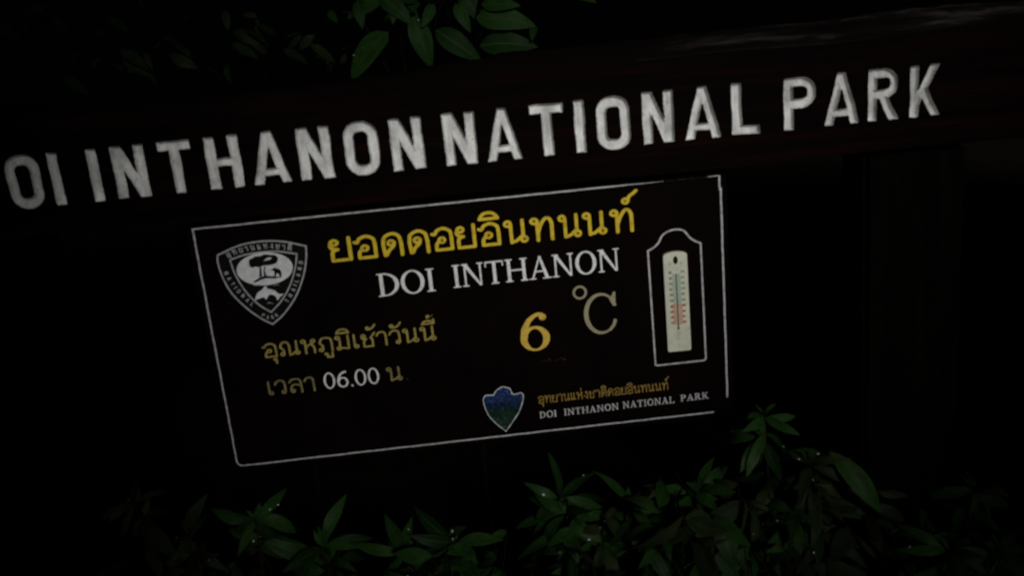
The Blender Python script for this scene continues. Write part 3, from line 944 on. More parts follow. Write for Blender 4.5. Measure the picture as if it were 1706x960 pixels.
bpy.context.view_layer.update()
line_on_board('outline', so, 0.0034, M['emblem_line'], True, -0.0008, 0.0007, emblem).matrix_parent_inverse = emblem.matrix_world.inverted()
line_on_board('inner_outline', si, 0.0032, M['emblem_line'], True, -0.0008, 0.0007, emblem).matrix_parent_inverse = emblem.matrix_world.inverted()
ell = [(-0.4560 + 0.0635 * math.cos(a), 0.1842 + 0.0382 * math.sin(a)) for a in [2 * math.pi * k / 48 for k in range(48)]]
on_emblem('oval', [ell], M['emblem'], -0.0008)
crown = catmull([(-0.4889, 0.2026), (-0.4870, 0.2095), (-0.4790, 0.2118), (-0.4728, 0.2150), (-0.4610, 0.2150), (-0.4497, 0.2180), (-0.4380, 0.2150), (-0.4291, 0.2140), (-0.4225, 0.2080),
                 (-0.4240, 0.2000), (-0.4292, 0.1947), (-0.4439, 0.1915), (-0.4560, 0.1925), (-0.4668, 0.1895), (-0.4760, 0.1915), (-0.4838, 0.1901), (-0.4885, 0.1950), (-0.4889, 0.2026)], 3)[:-1]
gap_ = [(-0.4556, 0.2027), (-0.4466, 0.2092), (-0.4353, 0.2090), (-0.4405, 0.2045)]
on_emblem('tree_picture', [crown, gap_[::-1], [(-0.4672, 0.189), (-0.4632, 0.189), (-0.4640, 0.178), (-0.4640, 0.167), (-0.4715, 0.167), (-0.4690, 0.178)],
                           [(-0.4560, 0.190), (-0.4525, 0.190), (-0.4570, 0.180), (-0.4545, 0.168), (-0.4605, 0.167), (-0.4600, 0.178)],
                           [(-0.4881, 0.1565), (-0.4710, 0.1655), (-0.4580, 0.1684), (-0.4330, 0.1640), (-0.4225, 0.1605), (-0.4378, 0.1597), (-0.4560, 0.1622), (-0.4680, 0.1600), (-0.4800, 0.1556)]], M['black'], -0.0013)
on_emblem('deer_picture', [catmull([(-0.4474, 0.1800), (-0.4400, 0.1815), (-0.4345, 0.1850), (-0.4285, 0.1875), (-0.4330, 0.1840), (-0.4250, 0.1815), (-0.4205, 0.1760), (-0.4203, 0.1690), (-0.4220, 0.1612),
                                    (-0.4255, 0.1615), (-0.4265, 0.1690), (-0.4310, 0.1712), (-0.4330, 0.1660), (-0.4370, 0.1650), (-0.4355, 0.1740), (-0.4380, 0.1785), (-0.4474, 0.1800)], 2)[:-1]], M['black'], -0.0017)
on_emblem('dolphin_picture', [catmull([(-0.4905, 0.1135), (-0.4816, 0.1299), (-0.4700, 0.1365), (-0.4604, 0.1455), (-0.4580, 0.1375), (-0.4480, 0.1345), (-0.4403, 0.1300), (-0.4336, 0.1223), (-0.4223, 0.1213),
                                       (-0.4320, 0.1160), (-0.4393, 0.1079), (-0.4418, 0.1179), (-0.4500, 0.1230), (-0.4570, 0.1220), (-0.4649, 0.1123), (-0.4680, 0.1185), (-0.4800, 0.1165), (-0.4905, 0.1135)], 2)[:-1]], M['emblem'], -0.0010)
for q in ([(-0.4430, 0.1425), (-0.4380, 0.1455), (-0.4300, 0.1440)], [(-0.4640, 0.1030), (-0.4580, 0.1045), (-0.4500, 0.1010)], [(-0.4880, 0.1480), (-0.4840, 0.1490), (-0.4800, 0.1475)]):
    line_on_board('wave_picture', q, [0.0006, 0.0016, 0.0006], M['emblem_line'], False, -0.0008, 0.0007, emblem).matrix_parent_inverse = emblem.matrix_world.inverted()


def along(chars, path, size, w, grow, up):
    """letters set along a path; up = +1: tops to the left of travel"""
    P = [Vector(p) for p in path]
    d = [0.0]
    for a, b in zip(P, P[1:]):
        d.append(d[-1] + (b - a).length)
    cells = chars
    tot = sum(c[0] for c in cells)
    out, u = [], 0.0
    for cw, pr in cells:
        s = (u + cw / 2) / tot * d[-1]
        k = max(i for i in range(len(d) - 1) if d[i] <= s + 1e-9)
        t = (s - d[k]) / (d[k + 1] - d[k])
        p = P[k].lerp(P[k + 1], t)
        e = (P[k + 1] - P[k]).normalized()
        nrm = Vector((-e.y, e.x)) * up
        sx = min(size, d[-1] / tot)
        for lp in glyph_loops(pr, w, cw, 0.04, grow=grow):
            out.append([tuple(p + e * ((a - cw / 2) * sx) + nrm * ((b - 0.5) * size)) for a, b in lp])
        u += cw
    return out


def sans(text, gap=0.28):
    return [(SANS[c][0] + gap, SANS[c][1]) for c in text]


on_emblem('emblem_lettering', along(sans('NATIONAL'), catmull([(-0.5450, 0.1890), (-0.5330, 0.1560), (-0.5130, 0.1240), (-0.4930, 0.0990)], 6), 0.0098, 0.2, -0.012, 1), M['emblem_line'], -0.0008)
on_emblem('emblem_lettering', along(sans('PARK', 0.18), catmull([(-0.4810, 0.0790), (-0.4715, 0.0722), (-0.4610, 0.0690), (-0.4515, 0.0715), (-0.4425, 0.0775)], 4), 0.0088, 0.2, -0.02, 1), M['emblem_line'], -0.0008)
on_emblem('emblem_lettering', along(sans('THAILAND'), catmull([(-0.4220, 0.1000), (-0.4010, 0.1270), (-0.3840, 0.1610), (-0.3700, 0.1990)], 6), 0.0098, 0.2, -0.012, 1), M['emblem_line'], -0.0008)
on_emblem('emblem_lettering', along([(c[0] + 0.1, c[1]) for c in thai_cells('อุทยานแห่งชาติ')], catmull([(-0.5380, 0.2230), (-0.5080, 0.2320), (-0.4720, 0.2358), (-0.4280, 0.2345), (-0.3850, 0.2235)], 6), 0.0105, 0.17, 0.0, 1), M['emblem_line'], -0.0008)

# arrowhead badge
ah = [(0.0546, -0.1616), (0.0714, -0.168), (0.0766, -0.1827), (0.0831, -0.1843), (0.0984, -0.1817), (0.1027, -0.1893), (0.0996, -0.2049), (0.0888, -0.2303), (0.0715, -0.2534),
      (0.0526, -0.2771), (0.0341, -0.2579), (0.0164, -0.2343), (0.0082, -0.21), (0.0058, -0.1896), (0.0122, -0.1788), (0.0319, -0.1807), (0.0397, -0.1696)]
ahs = smooth_closed(ah, [0, 2, 4, 9, 14, 15])
badge = on_board('arrowhead_badge', [ahs], M['arrow'], -0.0004, 0.0008, label='arrowhead badge with blue sky over dark green hills')
bpy.context.view_layer.update()
line_on_board('outline', ahs, [random.uniform(0.0010, 0.0030) for _ in ahs], M['emblem'], True, -0.0009, 0.0008, badge).matrix_parent_inverse = badge.matrix_world.inverted()

# painted outline round the thermometer
fr = [(0.4275, -0.1485), (0.4247, 0.1324)] + catmull([(0.4247, 0.1324), (0.4400, 0.1400), (0.4510, 0.1500), (0.4600, 0.1650), (0.4740, 0.1736), (0.4934, 0.1765), (0.5110, 0.1715), (0.5230, 0.1560), (0.5340, 0.1460), (0.5494, 0.1379)], 4)[1:]
fr += [(0.5505, -0.1440), (0.5490, -0.1490), (0.5450, -0.1508), (0.4320, -0.1508)]
line_on_board('thermometer_outline', fr, 0.0040, M['line'], True)

# ---------------------------------------------------------------- the thermometer
TH = tag(empty('thermometer', (0.485, -0.002, Z0 - 0.1165)), 'cream wall thermometer with green and red scale, inside the white outline on the board', 'thermometer')
bpy.context.view_layer.update()
TX0, TX1 = 0.4570, 0.5130
body = [(TX0 + 0.004, -0.1165), (TX1 - 0.004, -0.1165), (TX1 - 0.001, -0.1153), (TX1, -0.112), (TX1, 0.1165)]
body += [(0.485 + 0.028 * math.cos(a), 0.1175 + 0.0090 * math.sin(a)) for a in [math.pi * k / 12 for k in range(1, 12)]]
body += [(TX0, 0.1165), (TX0, -0.112), (TX0 + 0.001, -0.1153)]
hole = [(0.4855 + 0.0056 * math.cos(a), 0.1060 + 0.0100 * math.sin(a)) for a in [2 * math.pi * k / 18 for k in range(18)]]


def on_th(name, loops, mat, y, depth=0.0006):
    return adopt(fill(name, loops, y, depth, mat, None, Z0), TH)


def box_loop(x0, z0, x1, z1):
    return [(x0, z0), (x1, z0), (x1, z1), (x0, z1)]


on_th('body', [body, hole], M['cream'], -0.0120, 0.0110)
on_th('green_scale', [box_loop(0.4755, 0.002, 0.4955, 0.074)], M['green_ink'], -0.0124)
on_th('red_scale', [box_loop(0.4735, -0.0500, 0.4965, 0.0015)], M['red_ink'], -0.0124)
for nm, za, zb_, mt in (('green_tick', 0.008, 0.076, 'dark_green'), ('red_tick', -0.047, 0.003, 'dark_red')):
    k = 0
    z = za
    while z < zb_:
        for xa in (0.4680, 0.4965):
            lw = random.uniform(0.0060, 0.0085)
            on_th(nm, [box_loop(xa, z + random.uniform(-0.0008, 0.0008), xa + lw, z + random.uniform(0.0042, 0.0056))], M[mt], -0.0128)
        z += 0.0135
        k += 1
vs, fs = tube([(0.4853, -0.0134, Z0 + 0.074), (0.4853, -0.0134, Z0 + 0.01), (0.4850, -0.0134, Z0 - 0.052), (0.4850, -0.0134, Z0 - 0.0610)], [0.0016, 0.0016, 0.0016, 0.0027], 10)
adopt(link('glass_tube', mesh('glass_tube', vs, fs, True), None, M['dark_green']), TH)
for xa, chs in ((0.4700, 'C'), (0.4960, 'F')):
    on_th('unit_mark', [box_loop(xa, 0.094, xa + 0.0012, 0.101), box_loop(xa + 0.0016, 0.0998, xa + 0.005, 0.101), box_loop(xa + 0.0016, 0.097, xa + 0.004, 0.098)], M['dark_green'], -0.0124)
for k in range(4):
    on_th('maker_mark', [box_loop(0.4790, -0.0700 - k * 0.0058, 0.4875 + 0.001 * (k % 2), -0.0670 - k * 0.0058)], M['green_ink'], -0.0124)
on_th('nail_mark', [box_loop(0.4830, -0.1010, 0.4860, -0.0990)], M['dark_green'], -0.0124)
bm = bmesh.new()
bmesh.ops.create_cone(bm, cap_ends=True, segments=12, radius1=0.0035, radius2=0.0028, depth=0.010, matrix=Matrix.Translation((0.4855, -0.0060, Z0 + 0.1085)) @ Matrix.Rotation(math.pi / 2, 4, 'X'))
adopt(link('nail', bm_mesh('nail', bm), None, M['black']), TH)


# ---------------------------------------------------------------- plants
# leaf whorls: centre and leaf tips, in metres
WHORL = {
    'A': ( (-0.527, -0.16, 0.649), [ (-0.458, -0.12, 0.693), (-0.595, -0.16, 0.61), (-0.615, -0.2, 0.678), (-0.476, -0.14, 0.523), (-0.561, -0.18, 0.586), (-0.397, -0.12, 0.556) ]),
    'B': ( (-0.394, -0.14, 0.551), [ (-0.321, -0.1, 0.697), (-0.259, -0.14, 0.577), (-0.447, -0.18, 0.561), (-0.378, -0.12, 0.448) ]),
    'Ax': ( (-0.835, -0.05, 0.665), [ (-0.938, -0.01, 0.633), (-0.872, -0.05, 0.581), (-0.766, -0.09, 0.688), (-0.816, -0.03, 0.723) ]),
    'Ay': ( (-0.713, -0.08, 0.578), [ (-0.736, -0.04, 0.63), (-0.677, -0.08, 0.501), (-0.637, -0.12, 0.762), (-0.779, -0.06, 0.552) ]),
    'C': ( (-0.09, -0.17, 0.541), [ (-0.092, -0.13, 0.61), (-0.177, -0.17, 0.624), (0.054, -0.21, 0.557), (-0.043, -0.15, 0.462), (-0.13, -0.19, 0.502), (-0.169, -0.13, 0.44) ]),
    'D': ( (-0.208, -0.16, 0.522), [ (-0.358, -0.12, 0.554), (-0.191, -0.16, 0.605), (-0.243, -0.2, 0.665), (-0.269, -0.14, 0.46) ]),
    'F': ( (0.161, -0.1, 0.58), [ (0.081, -0.06, 0.638), (0.171, -0.1, 0.697), (0.255, -0.14, 0.664), (0.084, -0.08, 0.546), (0.228, -0.12, 0.562) ]),
    'G': ( (0.171, -0.13, 0.558), [ (0.259, -0.09, 0.504), (0.195, -0.13, 0.439), (0.109, -0.17, 0.572), (0.094, -0.11, 0.474) ]),
    'H': ( (0.202, -0.13, 0.533), [ (0.259, -0.09, 0.503), (0.177, -0.13, 0.572), (0.193, -0.17, 0.485), (0.229, -0.11, 0.465) ]),
    'I': ( (0.325, -0.14, 0.559), [ (0.313, -0.1, 0.443), (0.339, -0.14, 0.437), (0.281, -0.18, 0.646), (0.355, -0.12, 0.606), (0.387, -0.16, 0.501) ]),
    'J': ( (0.484, -0.13, 0.58), [ (0.522, -0.09, 0.648), (0.396, -0.13, 0.611), (0.548, -0.17, 0.618), (0.559, -0.11, 0.513), (0.444, -0.15, 0.55), (0.574, -0.09, 0.616) ]),
    'K': ( (0.637, -0.15, 0.753), [ (0.58, -0.11, 0.793), (0.725, -0.15, 0.76), (0.712, -0.19, 0.713), (0.635, -0.13, 0.663), (0.575, -0.17, 0.752) ]),
    'L': ( (0.75, -0.13, 0.609), [ (0.671, -0.09, 0.638), (0.817, -0.13, 0.611), (0.677, -0.17, 0.572), (0.748, -0.11, 0.479), (0.812, -0.15, 0.555), (0.699, -0.09, 0.585) ]),
    'M': ( (0.763, -0.12, 0.504), [ (0.849, -0.08, 0.406), (0.724, -0.12, 0.461), (0.789, -0.16, 0.532), (0.776, -0.1, 0.427) ]),
    'N': ( (0.588, -0.15, 0.474), [ (0.562, -0.11, 0.374), (0.614, -0.15, 0.392), (0.486, -0.19, 0.49), (0.6, -0.13, 0.509) ]),
    'O': ( (0.435, -0.12, 0.503), [ (0.47, -0.08, 0.4), (0.429, -0.12, 0.566), (0.376, -0.16, 0.553), (0.408, -0.1, 0.431) ]),
    'P': ( (1.189, -0.06, 0.456), [ (1.181, -0.02, 0.528), (1.2, -0.06, 0.512), (1.264, -0.1, 0.46), (1.285, -0.04, 0.328), (1.178, -0.08, 0.356), (1.135, -0.02, 0.409) ]),
    'Q': ( (1.064, -0.08, 0.351), [ (1.033, -0.04, 0.312), (1.093, -0.08, 0.241), (1.097, -0.12, 0.417), (1.208, -0.06, 0.315), (1.164, -0.1, 0.278) ]),
    'R': ( (0.976, -0.05, 0.328), [ (0.949, -0.01, 0.336), (0.99, -0.05, 0.393), (0.949, -0.09, 0.448), (1.027, -0.03, 0.366) ]),
}
TOP=[ ((-0.126, 0.19, 1.688),(-0.233, 0.16, 1.596),0.5), ((-0.064, 0.19, 1.718),(-0.028, 0.16, 1.6),0.4), ((-0.014, 0.19, 1.682),(0.091, 0.16, 1.604),0.4), ((0.085, 0.19, 1.701),(0.222, 0.16, 1.676),0.25), ((0.039, 0.19, 1.737),(0.066, 0.16, 1.672),0.4), ((0.101, 0.19, 1.729),(0.19, 0.16, 1.722),0.25), ((0.087, 0.19, 1.636),(0.222, 0.16, 1.63),0.3), ((-0.187, 0.19, 1.765),(-0.183, 0.16, 1.703),0.4), ((-0.092, 0.19, 1.757),(-0.113, 0.16, 1.708),0.4), ((-0.137, 0.19, 1.768),(-0.064, 0.16, 1.704),0.35), ((-0.011, 0.19, 1.741),(-0.041, 0.16, 1.69),0.4), ((-0.259, 0.19, 1.748),(-0.238, 0.16, 1.72),0.4), ((0.222, 0.19, 1.672),(0.212, 0.16, 1.637),0.15) ]
SPK=[ (-0.774, 0.25, 1.766), (-0.757, 0.25, 1.689), (-0.75, 0.25, 1.68), (-0.753, 0.25, 1.662), (-0.477, 0.25, 1.71), (-0.451, 0.25, 1.709), (-0.484, 0.25, 1.679), (-0.564, 0.25, 1.631), (-0.365, 0.25, 1.655), (-0.648, 0.25, 1.711), (-0.639, 0.25, 1.668), (-0.905, 0.25, 1.637), (-1.044, 0.25, 1.778), (-0.297, 0.25, 1.658) ]


def leaf_mesh(seed, broad=False):
    r = random.Random(seed)
    n = 9
    vs, fs, uv = [], [], []
    curl = r.uniform(0.15, 0.45)
    twist = r.uniform(-0.25, 0.25)
    side = r.uniform(-0.05, 0.05)
    for i in range(n + 1):
        t = i / n
        if broad:
            w = (math.sin(math.pi * min(1, t ** 0.8)) ** 0.75) * (1 - 0.25 * t)
        else:
            w = math.sin(math.pi * t ** 0.9) ** 0.85 * (1 - 0.12 * t)
        w = max(w, 0.03 if t < 0.5 else 0.0)
        zc = curl * (t - t * t * 1.9) * 1.0
        for k in (-1, -0.5, 0, 0.5, 1):
            y = 0.5 * w * k
            z = zc + 0.16 * abs(k) * w * (0.7 - 0.5 * abs(k)) + twist * t * y + 0.025 * math.sin(7 * t + k * 2 + seed) * abs(k) * w
            vs.append((t, y + side * math.sin(math.pi * t), z))
            uv.append((t, 0.5 + 0.5 * k))
    for i in range(n):
        for k in range(4):
            a = i * 5 + k
            fs.append((a, a + 1, a + 6, a + 5))
    me = mesh('leaf', vs, fs, True)
    ul = me.uv_layers.new(name='UVMap')
    for lp in me.loops:
        ul.data[lp.index].uv = uv[lp.vertex_index]
    return me


LEAVES = {'leaf': [leaf_mesh(s) for s in range(6)], 'leaf_dull': [leaf_mesh(s + 20) for s in range(4)], 'leaf_small': [leaf_mesh(s + 30) for s in range(4)], 'leaf_broad': [leaf_mesh(s + 40, True) for s in range(5)]}
for k, ms in LEAVES.items():
    for me in ms:
        me.materials.append(M[k])
bm = bmesh.new()
bmesh.ops.create_uvsphere(bm, u_segments=10, v_segments=7, radius=1.0)
DEW = bm_mesh('water_drop', bm, True)
DEW.materials.append(M['dew'])


def leaf(parent, base, tip, ratio, kind, rnd, hint=(0, -0.72, 0.62), drop=0.0, jitter=1.0):
    base, tip = Vector(base), Vector(tip)
    ax = tip - base
    ln = ax.length
    ex = ax.normalized()
    h = Vector(hint) + Vector((rnd.gauss(0, 0.45), rnd.gauss(0, 0.25), rnd.gauss(0, 0.35))) * jitter
    ez = (h - ex * h.dot(ex))
    if ez.length < 0.15:
        ez = Vector((0.3, 0.2, 1.0)) - ex * ex.dot(Vector((0.3, 0.2, 1.0)))
    ez.normalize()
    ey = ez.cross(ex)
    wd = ln * ratio
    mt = Matrix(((ex * ln).to_4d(), (ey * wd).to_4d(), (ez * ln * 0.8).to_4d(), Vector((0, 0, 0, 1)))).transposed()
    mt[3] = (0, 0, 0, 1)
    mt.translation = base - parent.location
    o = bpy.data.objects.new('leaf', rnd.choice(LEAVES[kind]))
    COL.objects.link(o)
    o.parent = parent
    o.matrix_local = mt
    if drop > 0:
        # a dew drop lying on the blade
        me = o.data
        for q in range(rnd.choice((1, 1, 1, 1, 2))):
            v = me.vertices[rnd.randrange(8, len(me.vertices) - 12)].co
            dd = bpy.data.objects.new('water_drop', DEW)
            COL.objects.link(dd)
            dd.parent = o
            r_ = drop * rnd.uniform(0.5, 1.15)
            dd.matrix_local = Matrix.LocRotScale((v.x, v.y, v.z + r_ * 0.3 / (ln * 0.8)), None, (r_ * rnd.uniform(0.7, 1.5) / ln, r_ * rnd.uniform(0.6, 1.1) / wd, r_ * 0.6 / (ln * 0.8)))
    return o


def branch(parent, a, b, r0, r1, rnd, name='stem', bow=0.05):
    a, b = Vector(a) - parent.location, Vector(b) - parent.location
    off = Vector((rnd.uniform(-bow, bow), rnd.uniform(-bow, bow), 0))
    n = 6
    pts = [a.lerp(b, i / n) + off * math.sin(math.pi * i / n) for i in range(n + 1)]
    vs, fs = tube(pts, [r0 + (r1 - r0) * i / n for i in range(n + 1)], 6)
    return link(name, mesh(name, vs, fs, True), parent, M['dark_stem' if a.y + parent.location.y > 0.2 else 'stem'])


def whorl(parent, c, tips, kind, rnd, extra=2, drops=0.2, ratio=(0.23, 0.32)):
    c = Vector(c)
    for t in tips:
        t = Vector(t)
        if (t - c).length < 0.085:
            d = t - c
            k = math.sqrt(max(0.0, 0.09 ** 2 - d.x ** 2 - d.z ** 2))
            t = c + Vector((d.x, -k if rnd.random() < 0.5 else k * 0.7, d.z))
        t = t + Vector((rnd.gauss(0, 0.010), rnd.gauss(0, 0.025), rnd.gauss(0, 0.010)))
        if (t - c).length > 0.125:
            t = c + (t - c).normalized() * rnd.uniform(0.11, 0.13)
        dr = rnd.uniform(0.0012, 0.0034) if rnd.random() < drops * 0.55 else 0.0
        leaf(parent, c + (t - c) * 0.06, t, rnd.uniform(*ratio), kind, rnd, drop=dr)
    for k in range(extra):
        a = rnd.uniform(0, 2 * math.pi)
        ln = rnd.uniform(0.07, 0.12)
        t = c + Vector((math.cos(a) * ln, math.sin(a) * ln * 0.8, rnd.uniform(-0.04, 0.05)))
        leaf(parent, c, t, rnd.uniform(*ratio), kind, rnd)
    # young leaves in the middle
    for k in range(3):
        a = rnd.uniform(0, 2 * math.pi)
        leaf(parent, c, c + Vector((math.cos(a) * 0.018, math.sin(a) * 0.018, rnd.uniform(0.025, 0.045))), 0.3, kind, rnd)


def stem_leaves(p, a, c, kind, rnd, n, drops=0.1):
    a, c = Vector(a), Vector(c)
    for k in range(n):
        q = a.lerp(c, rnd.uniform(0.45, 0.95))
        an = rnd.uniform(0, 6.283)
        ln = rnd.uniform(0.085, 0.14)
        e = q + Vector((math.cos(an) * ln, math.sin(an) * ln * 0.8, rnd.uniform(-0.09, 0.015)))
        leaf(p, q, e, rnd.uniform(0.22, 0.32), kind, rnd, drop=rnd.uniform(0.002, 0.003) if rnd.random() < drops else 0)


def shrub(name, label, keys, base, kind, low=3, seed=1, drops=0.2, spread=0.16, top=0.58, twigs=13):
    rnd = random.Random(seed)
    p = tag(empty(name, (base[0], base[1], 0.0)), label, 'shrub', 'leafy shrubs round the sign')
    for k in keys:
        c, tips = WHORL[k]
        whorl(p, c, tips, kind, rnd, drops=drops)
        # an older, sagging ring of leaves just under the top one
        c2 = Vector(c) + Vector((rnd.uniform(-0.02, 0.02), rnd.uniform(0.0, 0.03), -0.05))
        t2 = []
        for q in range(4):
            a = rnd.uniform(0, 6.283)
            ln = rnd.uniform(0.06, 0.12)
            t2.append(c2 + Vector((math.cos(a) * ln, math.sin(a) * ln * 0.7, rnd.uniform(-0.07, -0.01))))
        whorl(p, c2, t2, kind, rnd, 0, drops * 0.5)
        foot = (base[0] + rnd.uniform(-0.05, 0.05), base[1] + rnd.uniform(-0.04, 0.04), -0.03)
        branch(p, foot, c, 0.0045, 0.002, rnd)
        stem_leaves(p, foot, c, kind, rnd, 9, drops)
    for k in range(low):
        c = Vector((base[0] + rnd.uniform(-spread, spread), base[1] + rnd.uniform(-0.10, 0.08), rnd.uniform(0.22, 0.44)))
        tips = []
        a0 = rnd.uniform(0, 6.28)
        n = rnd.randint(5, 7)
        for q in range(n):
            a = a0 + q * 6.283 / n + rnd.uniform(-0.3, 0.3)
            ln = rnd.uniform(0.06, 0.125)
            tips.append(c + Vector((math.cos(a) * ln, math.sin(a) * ln * 0.85, rnd.uniform(-0.06, 0.06))))
        whorl(p, c, tips, kind, rnd, 0, drops)
        foot = (base[0] + rnd.uniform(-0.05, 0.05), base[1] + rnd.uniform(-0.04, 0.04), -0.03)
        branch(p, foot, c, 0.0045, 0.002, rnd)
        stem_leaves(p, foot, c, kind, rnd, 5, drops)
    # a low tangle of smaller leaves on side twigs
    for k in range(twigs):
        c = Vector((base[0] + rnd.uniform(-0.23, 0.23), base[1] + rnd.uniform(-0.10, 0.14), rnd.uniform(0.28, top) - 0.08 * rnd.random() ** 2))
        foot = Vector((base[0] + rnd.uniform(-0.08, 0.08), base[1], 0.1))
        branch(p, foot, c, 0.0025, 0.001, rnd, 'twig', 0.05)
        kd = kind if rnd.random() < 0.55 else rnd.choice(('leaf_dull', 'leaf_small'))
        big = rnd.uniform(0.045, 0.10)
        for q in range(rnd.randint(6, 10)):
            a = rnd.uniform(0, 6.283)
            ln = big * rnd.uniform(0.6, 1.3)
            b = c.lerp(foot, rnd.uniform(0, 0.22))
            leaf(p, b, b + Vector((math.cos(a) * ln, math.sin(a) * ln, rnd.uniform(-0.9, 0.35) * ln)), rnd.uniform(0.24, 0.48), kd, rnd,
                 (rnd.uniform(-0.6, 0.6), -0.6, 0.6), drop=rnd.uniform(0.0014, 0.0028) if rnd.random() < drops * 0.25 else 0)
    return p


shrub('shrub', 'sparse olive shrub left of the board, below the start of the carved capitals', ['Ax', 'Ay'], (-0.80, -0.10), 'leaf_dull', 2, 3, 0.25)
shrub('shrub', 'green shrub with spreading pointed leaves below the lower left corner of the board', ['A', 'B'], (-0.46, -0.17), 'leaf', 3, 4, 0.2)
shrub('shrub', 'green shrub with a star of long leaves below the board under the figures 06.00', ['D', 'C'], (-0.13, -0.18), 'leaf', 3, 5, 0.2)
shrub('shrub', 'shrub with upright leaf tips below the arrowhead badge of the board', ['F', 'G', 'H'], (0.17, -0.15), 'leaf', 3, 6, 0.45)
shrub('shrub', 'shrub with drooping leaves below the small white caption of the board', ['I', 'O', 'J'], (0.42, -0.15), 'leaf', 3, 7, 0.2, 0.16, 0.68, 16)
shrub('shrub', 'tall shrub whose top leaves cover the lower right corner of the board', ['K', 'N'], (0.62, -0.17), 'leaf', 2, 8, 0.25, 0.10, 0.74, 18)
shrub('shrub', 'shrub with hanging leaves right of the board, between its corner and the post', ['L', 'M'], (0.76, -0.14), 'leaf_dull', 2, 9, 0.12, 0.1, 0.62, 16)
shrub('shrub', 'low shrub with a six-leaved star at the foot of the right post', ['P', 'Q', 'R'], (1.10, -0.13), 'leaf', 2, 10, 0.06, 0.12, 0.42, 9)

# the broad-leaved shrub behind the beam, hanging over its top
rnd = random.Random(21)
p = tag(empty('broad_leaved_shrub', (-0.02, 0.42, 0.0)), 'broad-leaved shrub behind the beam, large leaves hanging over it above INTHANON', 'shrub', 'leafy shrubs round the sign')
nodes = [(-0.10, 0.22, 1.76), (0.02, 0.23, 1.76), (0.10, 0.24, 1.75), (-0.22, 0.24, 1.80)]
for q in nodes:
    branch(p, (-0.02, 0.42, 1.05), q, 0.007, 0.004, rnd, 'branch', bow=0.05)
branch(p, (-0.02, 0.42, -0.03), (-0.02, 0.42, 1.06), 0.008, 0.006, rnd, bow=0.02)
for b, t, w in TOP:
    leaf(p, b, t, max(0.46, w), 'leaf_broad', rnd, (0, -0.85, 0.35), drop=0.0018 if rnd.random() < 0.15 else 0, jitter=0.35)
    near = min(nodes, key=lambda q: (Vector(q) - Vector(b)).length)
    branch(p, near, b, 0.003, 0.0014, rnd, 'twig', 0.01)
for k in range(34):
    q = Vector(rnd.choice(nodes)) + Vector((rnd.uniform(-0.2, 0.2), rnd.uniform(0.02, 0.16), rnd.uniform(-0.06, 0.16)))
    a = rnd.uniform(0, 6.28)
    leaf(p, q, q + Vector((math.cos(a) * 0.1, rnd.uniform(-0.05, 0.03), math.sin(a) * 0.07 - 0.03)), rnd.uniform(0.42, 0.55), 'leaf_broad', rnd, (0, -0.85, 0.35))

rnd = random.Random(33)
p = tag(empty('small_leaved_shrub', (-0.55, 0.50, 0.0)), 'dim small-leaved shrub with dew drops behind the beam above the word DOI', 'shrub', 'leafy shrubs round the sign')
branch(p, (-0.55, 0.5, -0.03), (-0.55, 0.5, 1.01), 0.007, 0.004, rnd, bow=0.03)
for k in range(9):
    q = (-1.0 + k * 0.095 + rnd.uniform(-0.03, 0.03), 0.30 + rnd.uniform(0, 0.1), rnd.uniform(1.66, 1.85))
    branch(p, (-0.55, 0.5, 1.0), q, 0.003, 0.001, rnd, 'branch', bow=0.06)
    for i in range(6):
        c = Vector(q) + Vector((rnd.uniform(-0.08, 0.08), rnd.uniform(-0.04, 0.06), rnd.uniform(-0.12, 0.08)))
        a = rnd.uniform(0, 6.28)
        leaf(p, c, c + Vector((math.cos(a) * 0.05, rnd.uniform(-0.02, 0.02), math.sin(a) * 0.04 - 0.01)), rnd.uniform(0.28, 0.5), 'leaf_small', rnd)
for s in SPK:
    c = Vector(s) + Vector((0, 0.012, 0.004))
    a = rnd.uniform(-0.5, 0.5)
    o = leaf(p, c + Vector((-0.03 * math.cos(a), 0.005, 0.02)), c + Vector((0.03 * math.cos(a), -0.004, -0.02)), 0.42, 'leaf_small', rnd)
    dd = bpy.data.objects.new('water_drop', DEW)
    COL.objects.link(dd)
    dd.parent = o
    r_ = rnd.uniform(0.0022, 0.0036)
    o_len, o_wd = o.matrix_local.to_scale()[0], o.matrix_local.to_scale()[1]
    dd.matrix_local = Matrix.LocRotScale((0.5, 0, 0.06), None, (r_ / o_len, r_ * 0.8 / o_wd, r_ * 0.8 / (o_len * 0.8)))

# ---------------------------------------------------------------- trees added out of view to shape the light; crowns shade all but a gap
GAP0 = Vector((0.30, 0.0, Z0 + 0.33))
GAP_RX, GAP_RZ = 0.93, 0.86  # opening kept clear of leaves, sized for the light's fall-off across the sign
gu = L.cross(Vector((0, 0, 1))).normalized()
gw = gu.cross(L).normalized()


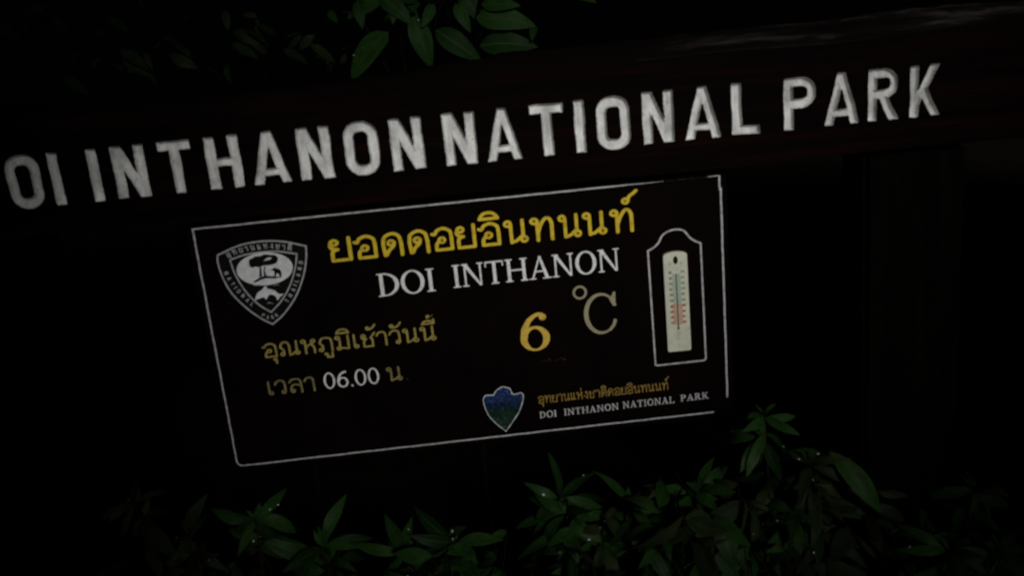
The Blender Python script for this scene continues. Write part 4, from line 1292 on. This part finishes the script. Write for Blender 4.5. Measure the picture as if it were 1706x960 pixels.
def tree(name, label, x, y, h, rx, ry, rz, cz, n, seed):
    r = random.Random(seed)
    p = tag(empty(name, (x, y, 0)), label, 'tree', 'added shade trees behind the viewpoint')
    pts = [(x + 0.06 * math.sin(i * 1.3 + seed), y, -0.2 + (cz + 0.6 * rz + 0.2) * i / 7) for i in range(8)]
    vs, fs = tube([Vector(q) - p.location for q in pts], [0.13 - 0.014 * i for i in range(8)], 9)
    link('trunk', mesh('trunk', vs, fs, True), p, M['bark'])
    for k in range(5):
        a = k * 1.3 + seed
        s = Vector(pts[3 + k % 4])
        e = Vector((x + math.cos(a) * rx * 0.7, y + math.sin(a) * ry * 0.7, s.z + rz * 0.35))
        if abs((e - GAP0).dot(gu)) < GAP_RX + 0.2 and abs((e - GAP0).dot(gw)) < GAP_RZ + 0.2:
            continue
        vs, fs = tube([s.lerp(e, i / 4) - p.location for i in range(5)], [0.05, 0.04, 0.03, 0.02, 0.01], 6)
        link('limb', mesh('limb', vs, fs, True), p, M['bark'])
    vs, fs = [], []
    clumps = [Vector((r.gauss(0, 0.5), r.gauss(0, 0.5), r.gauss(0, 0.5))) for _ in range(40)]
    cnt = 0
    while cnt < n:
        c = r.choice(clumps) * 0.85 + Vector((r.gauss(0, 0.16), r.gauss(0, 0.16), r.gauss(0, 0.16)))
        if c.length > 1.08:
            continue
        cnt += 1
        q = Vector((x + c.x * rx, y + c.y * ry, cz + c.z * rz))
        if q.z < 0.1:
            continue
        rel = q - GAP0
        if (rel.dot(gu) / GAP_RX) ** 2 + (rel.dot(gw) / GAP_RZ) ** 2 < 1.0:
            continue
        d = Vector((r.gauss(0, 1), r.gauss(0, 1), r.gauss(0, 0.6))).normalized()
        s = d.cross(Vector((r.gauss(0, 1), r.gauss(0, 1), r.gauss(0, 1)))).normalized()
        ln, wd = r.uniform(0.14, 0.24), r.uniform(0.045, 0.075)
        b = len(vs)
        vs += [q, q + d * ln * 0.45 + s * wd, q + d * ln, q + d * ln * 0.45 - s * wd]
        fs.append((b, b + 1, b + 2, b + 3))
    vs = [Vector(v) - p.location for v in vs]
    link('crown', mesh('crown', vs, fs), p, M['crown'])


cx = GAP0.x + L.x / -L.y * 5.6
SHADE_TREES = [(cx - 6.6, -5.9, 'added shade tree behind the viewpoint, farthest beyond the DOI end of the sign'), (cx - 4.3, -5.5, 'added shade tree behind the viewpoint, out beyond the DOI end of the sign'),
         (cx - 2.1, -5.7, 'added shade tree behind the viewpoint, facing the DOI end of the sign'), (cx, -5.6, 'added shade tree behind the viewpoint, with a round gap in its crown to light the sign'),
         (cx + 2.2, -5.6, 'added shade tree behind the viewpoint, facing the PARK end of the sign'), (cx + 4.6, -5.9, 'added shade tree behind the viewpoint, out beyond the PARK end of the sign'),
         (cx + 7.0, -5.7, 'added shade tree behind the viewpoint, farthest beyond the PARK end of the sign')]
for i, (x, y, lab) in enumerate(SHADE_TREES):
    tree('added_shade_tree', lab, x, y, 5.5, 1.75, 1.2, 3.9, 4.0, 10000, 50 + i)
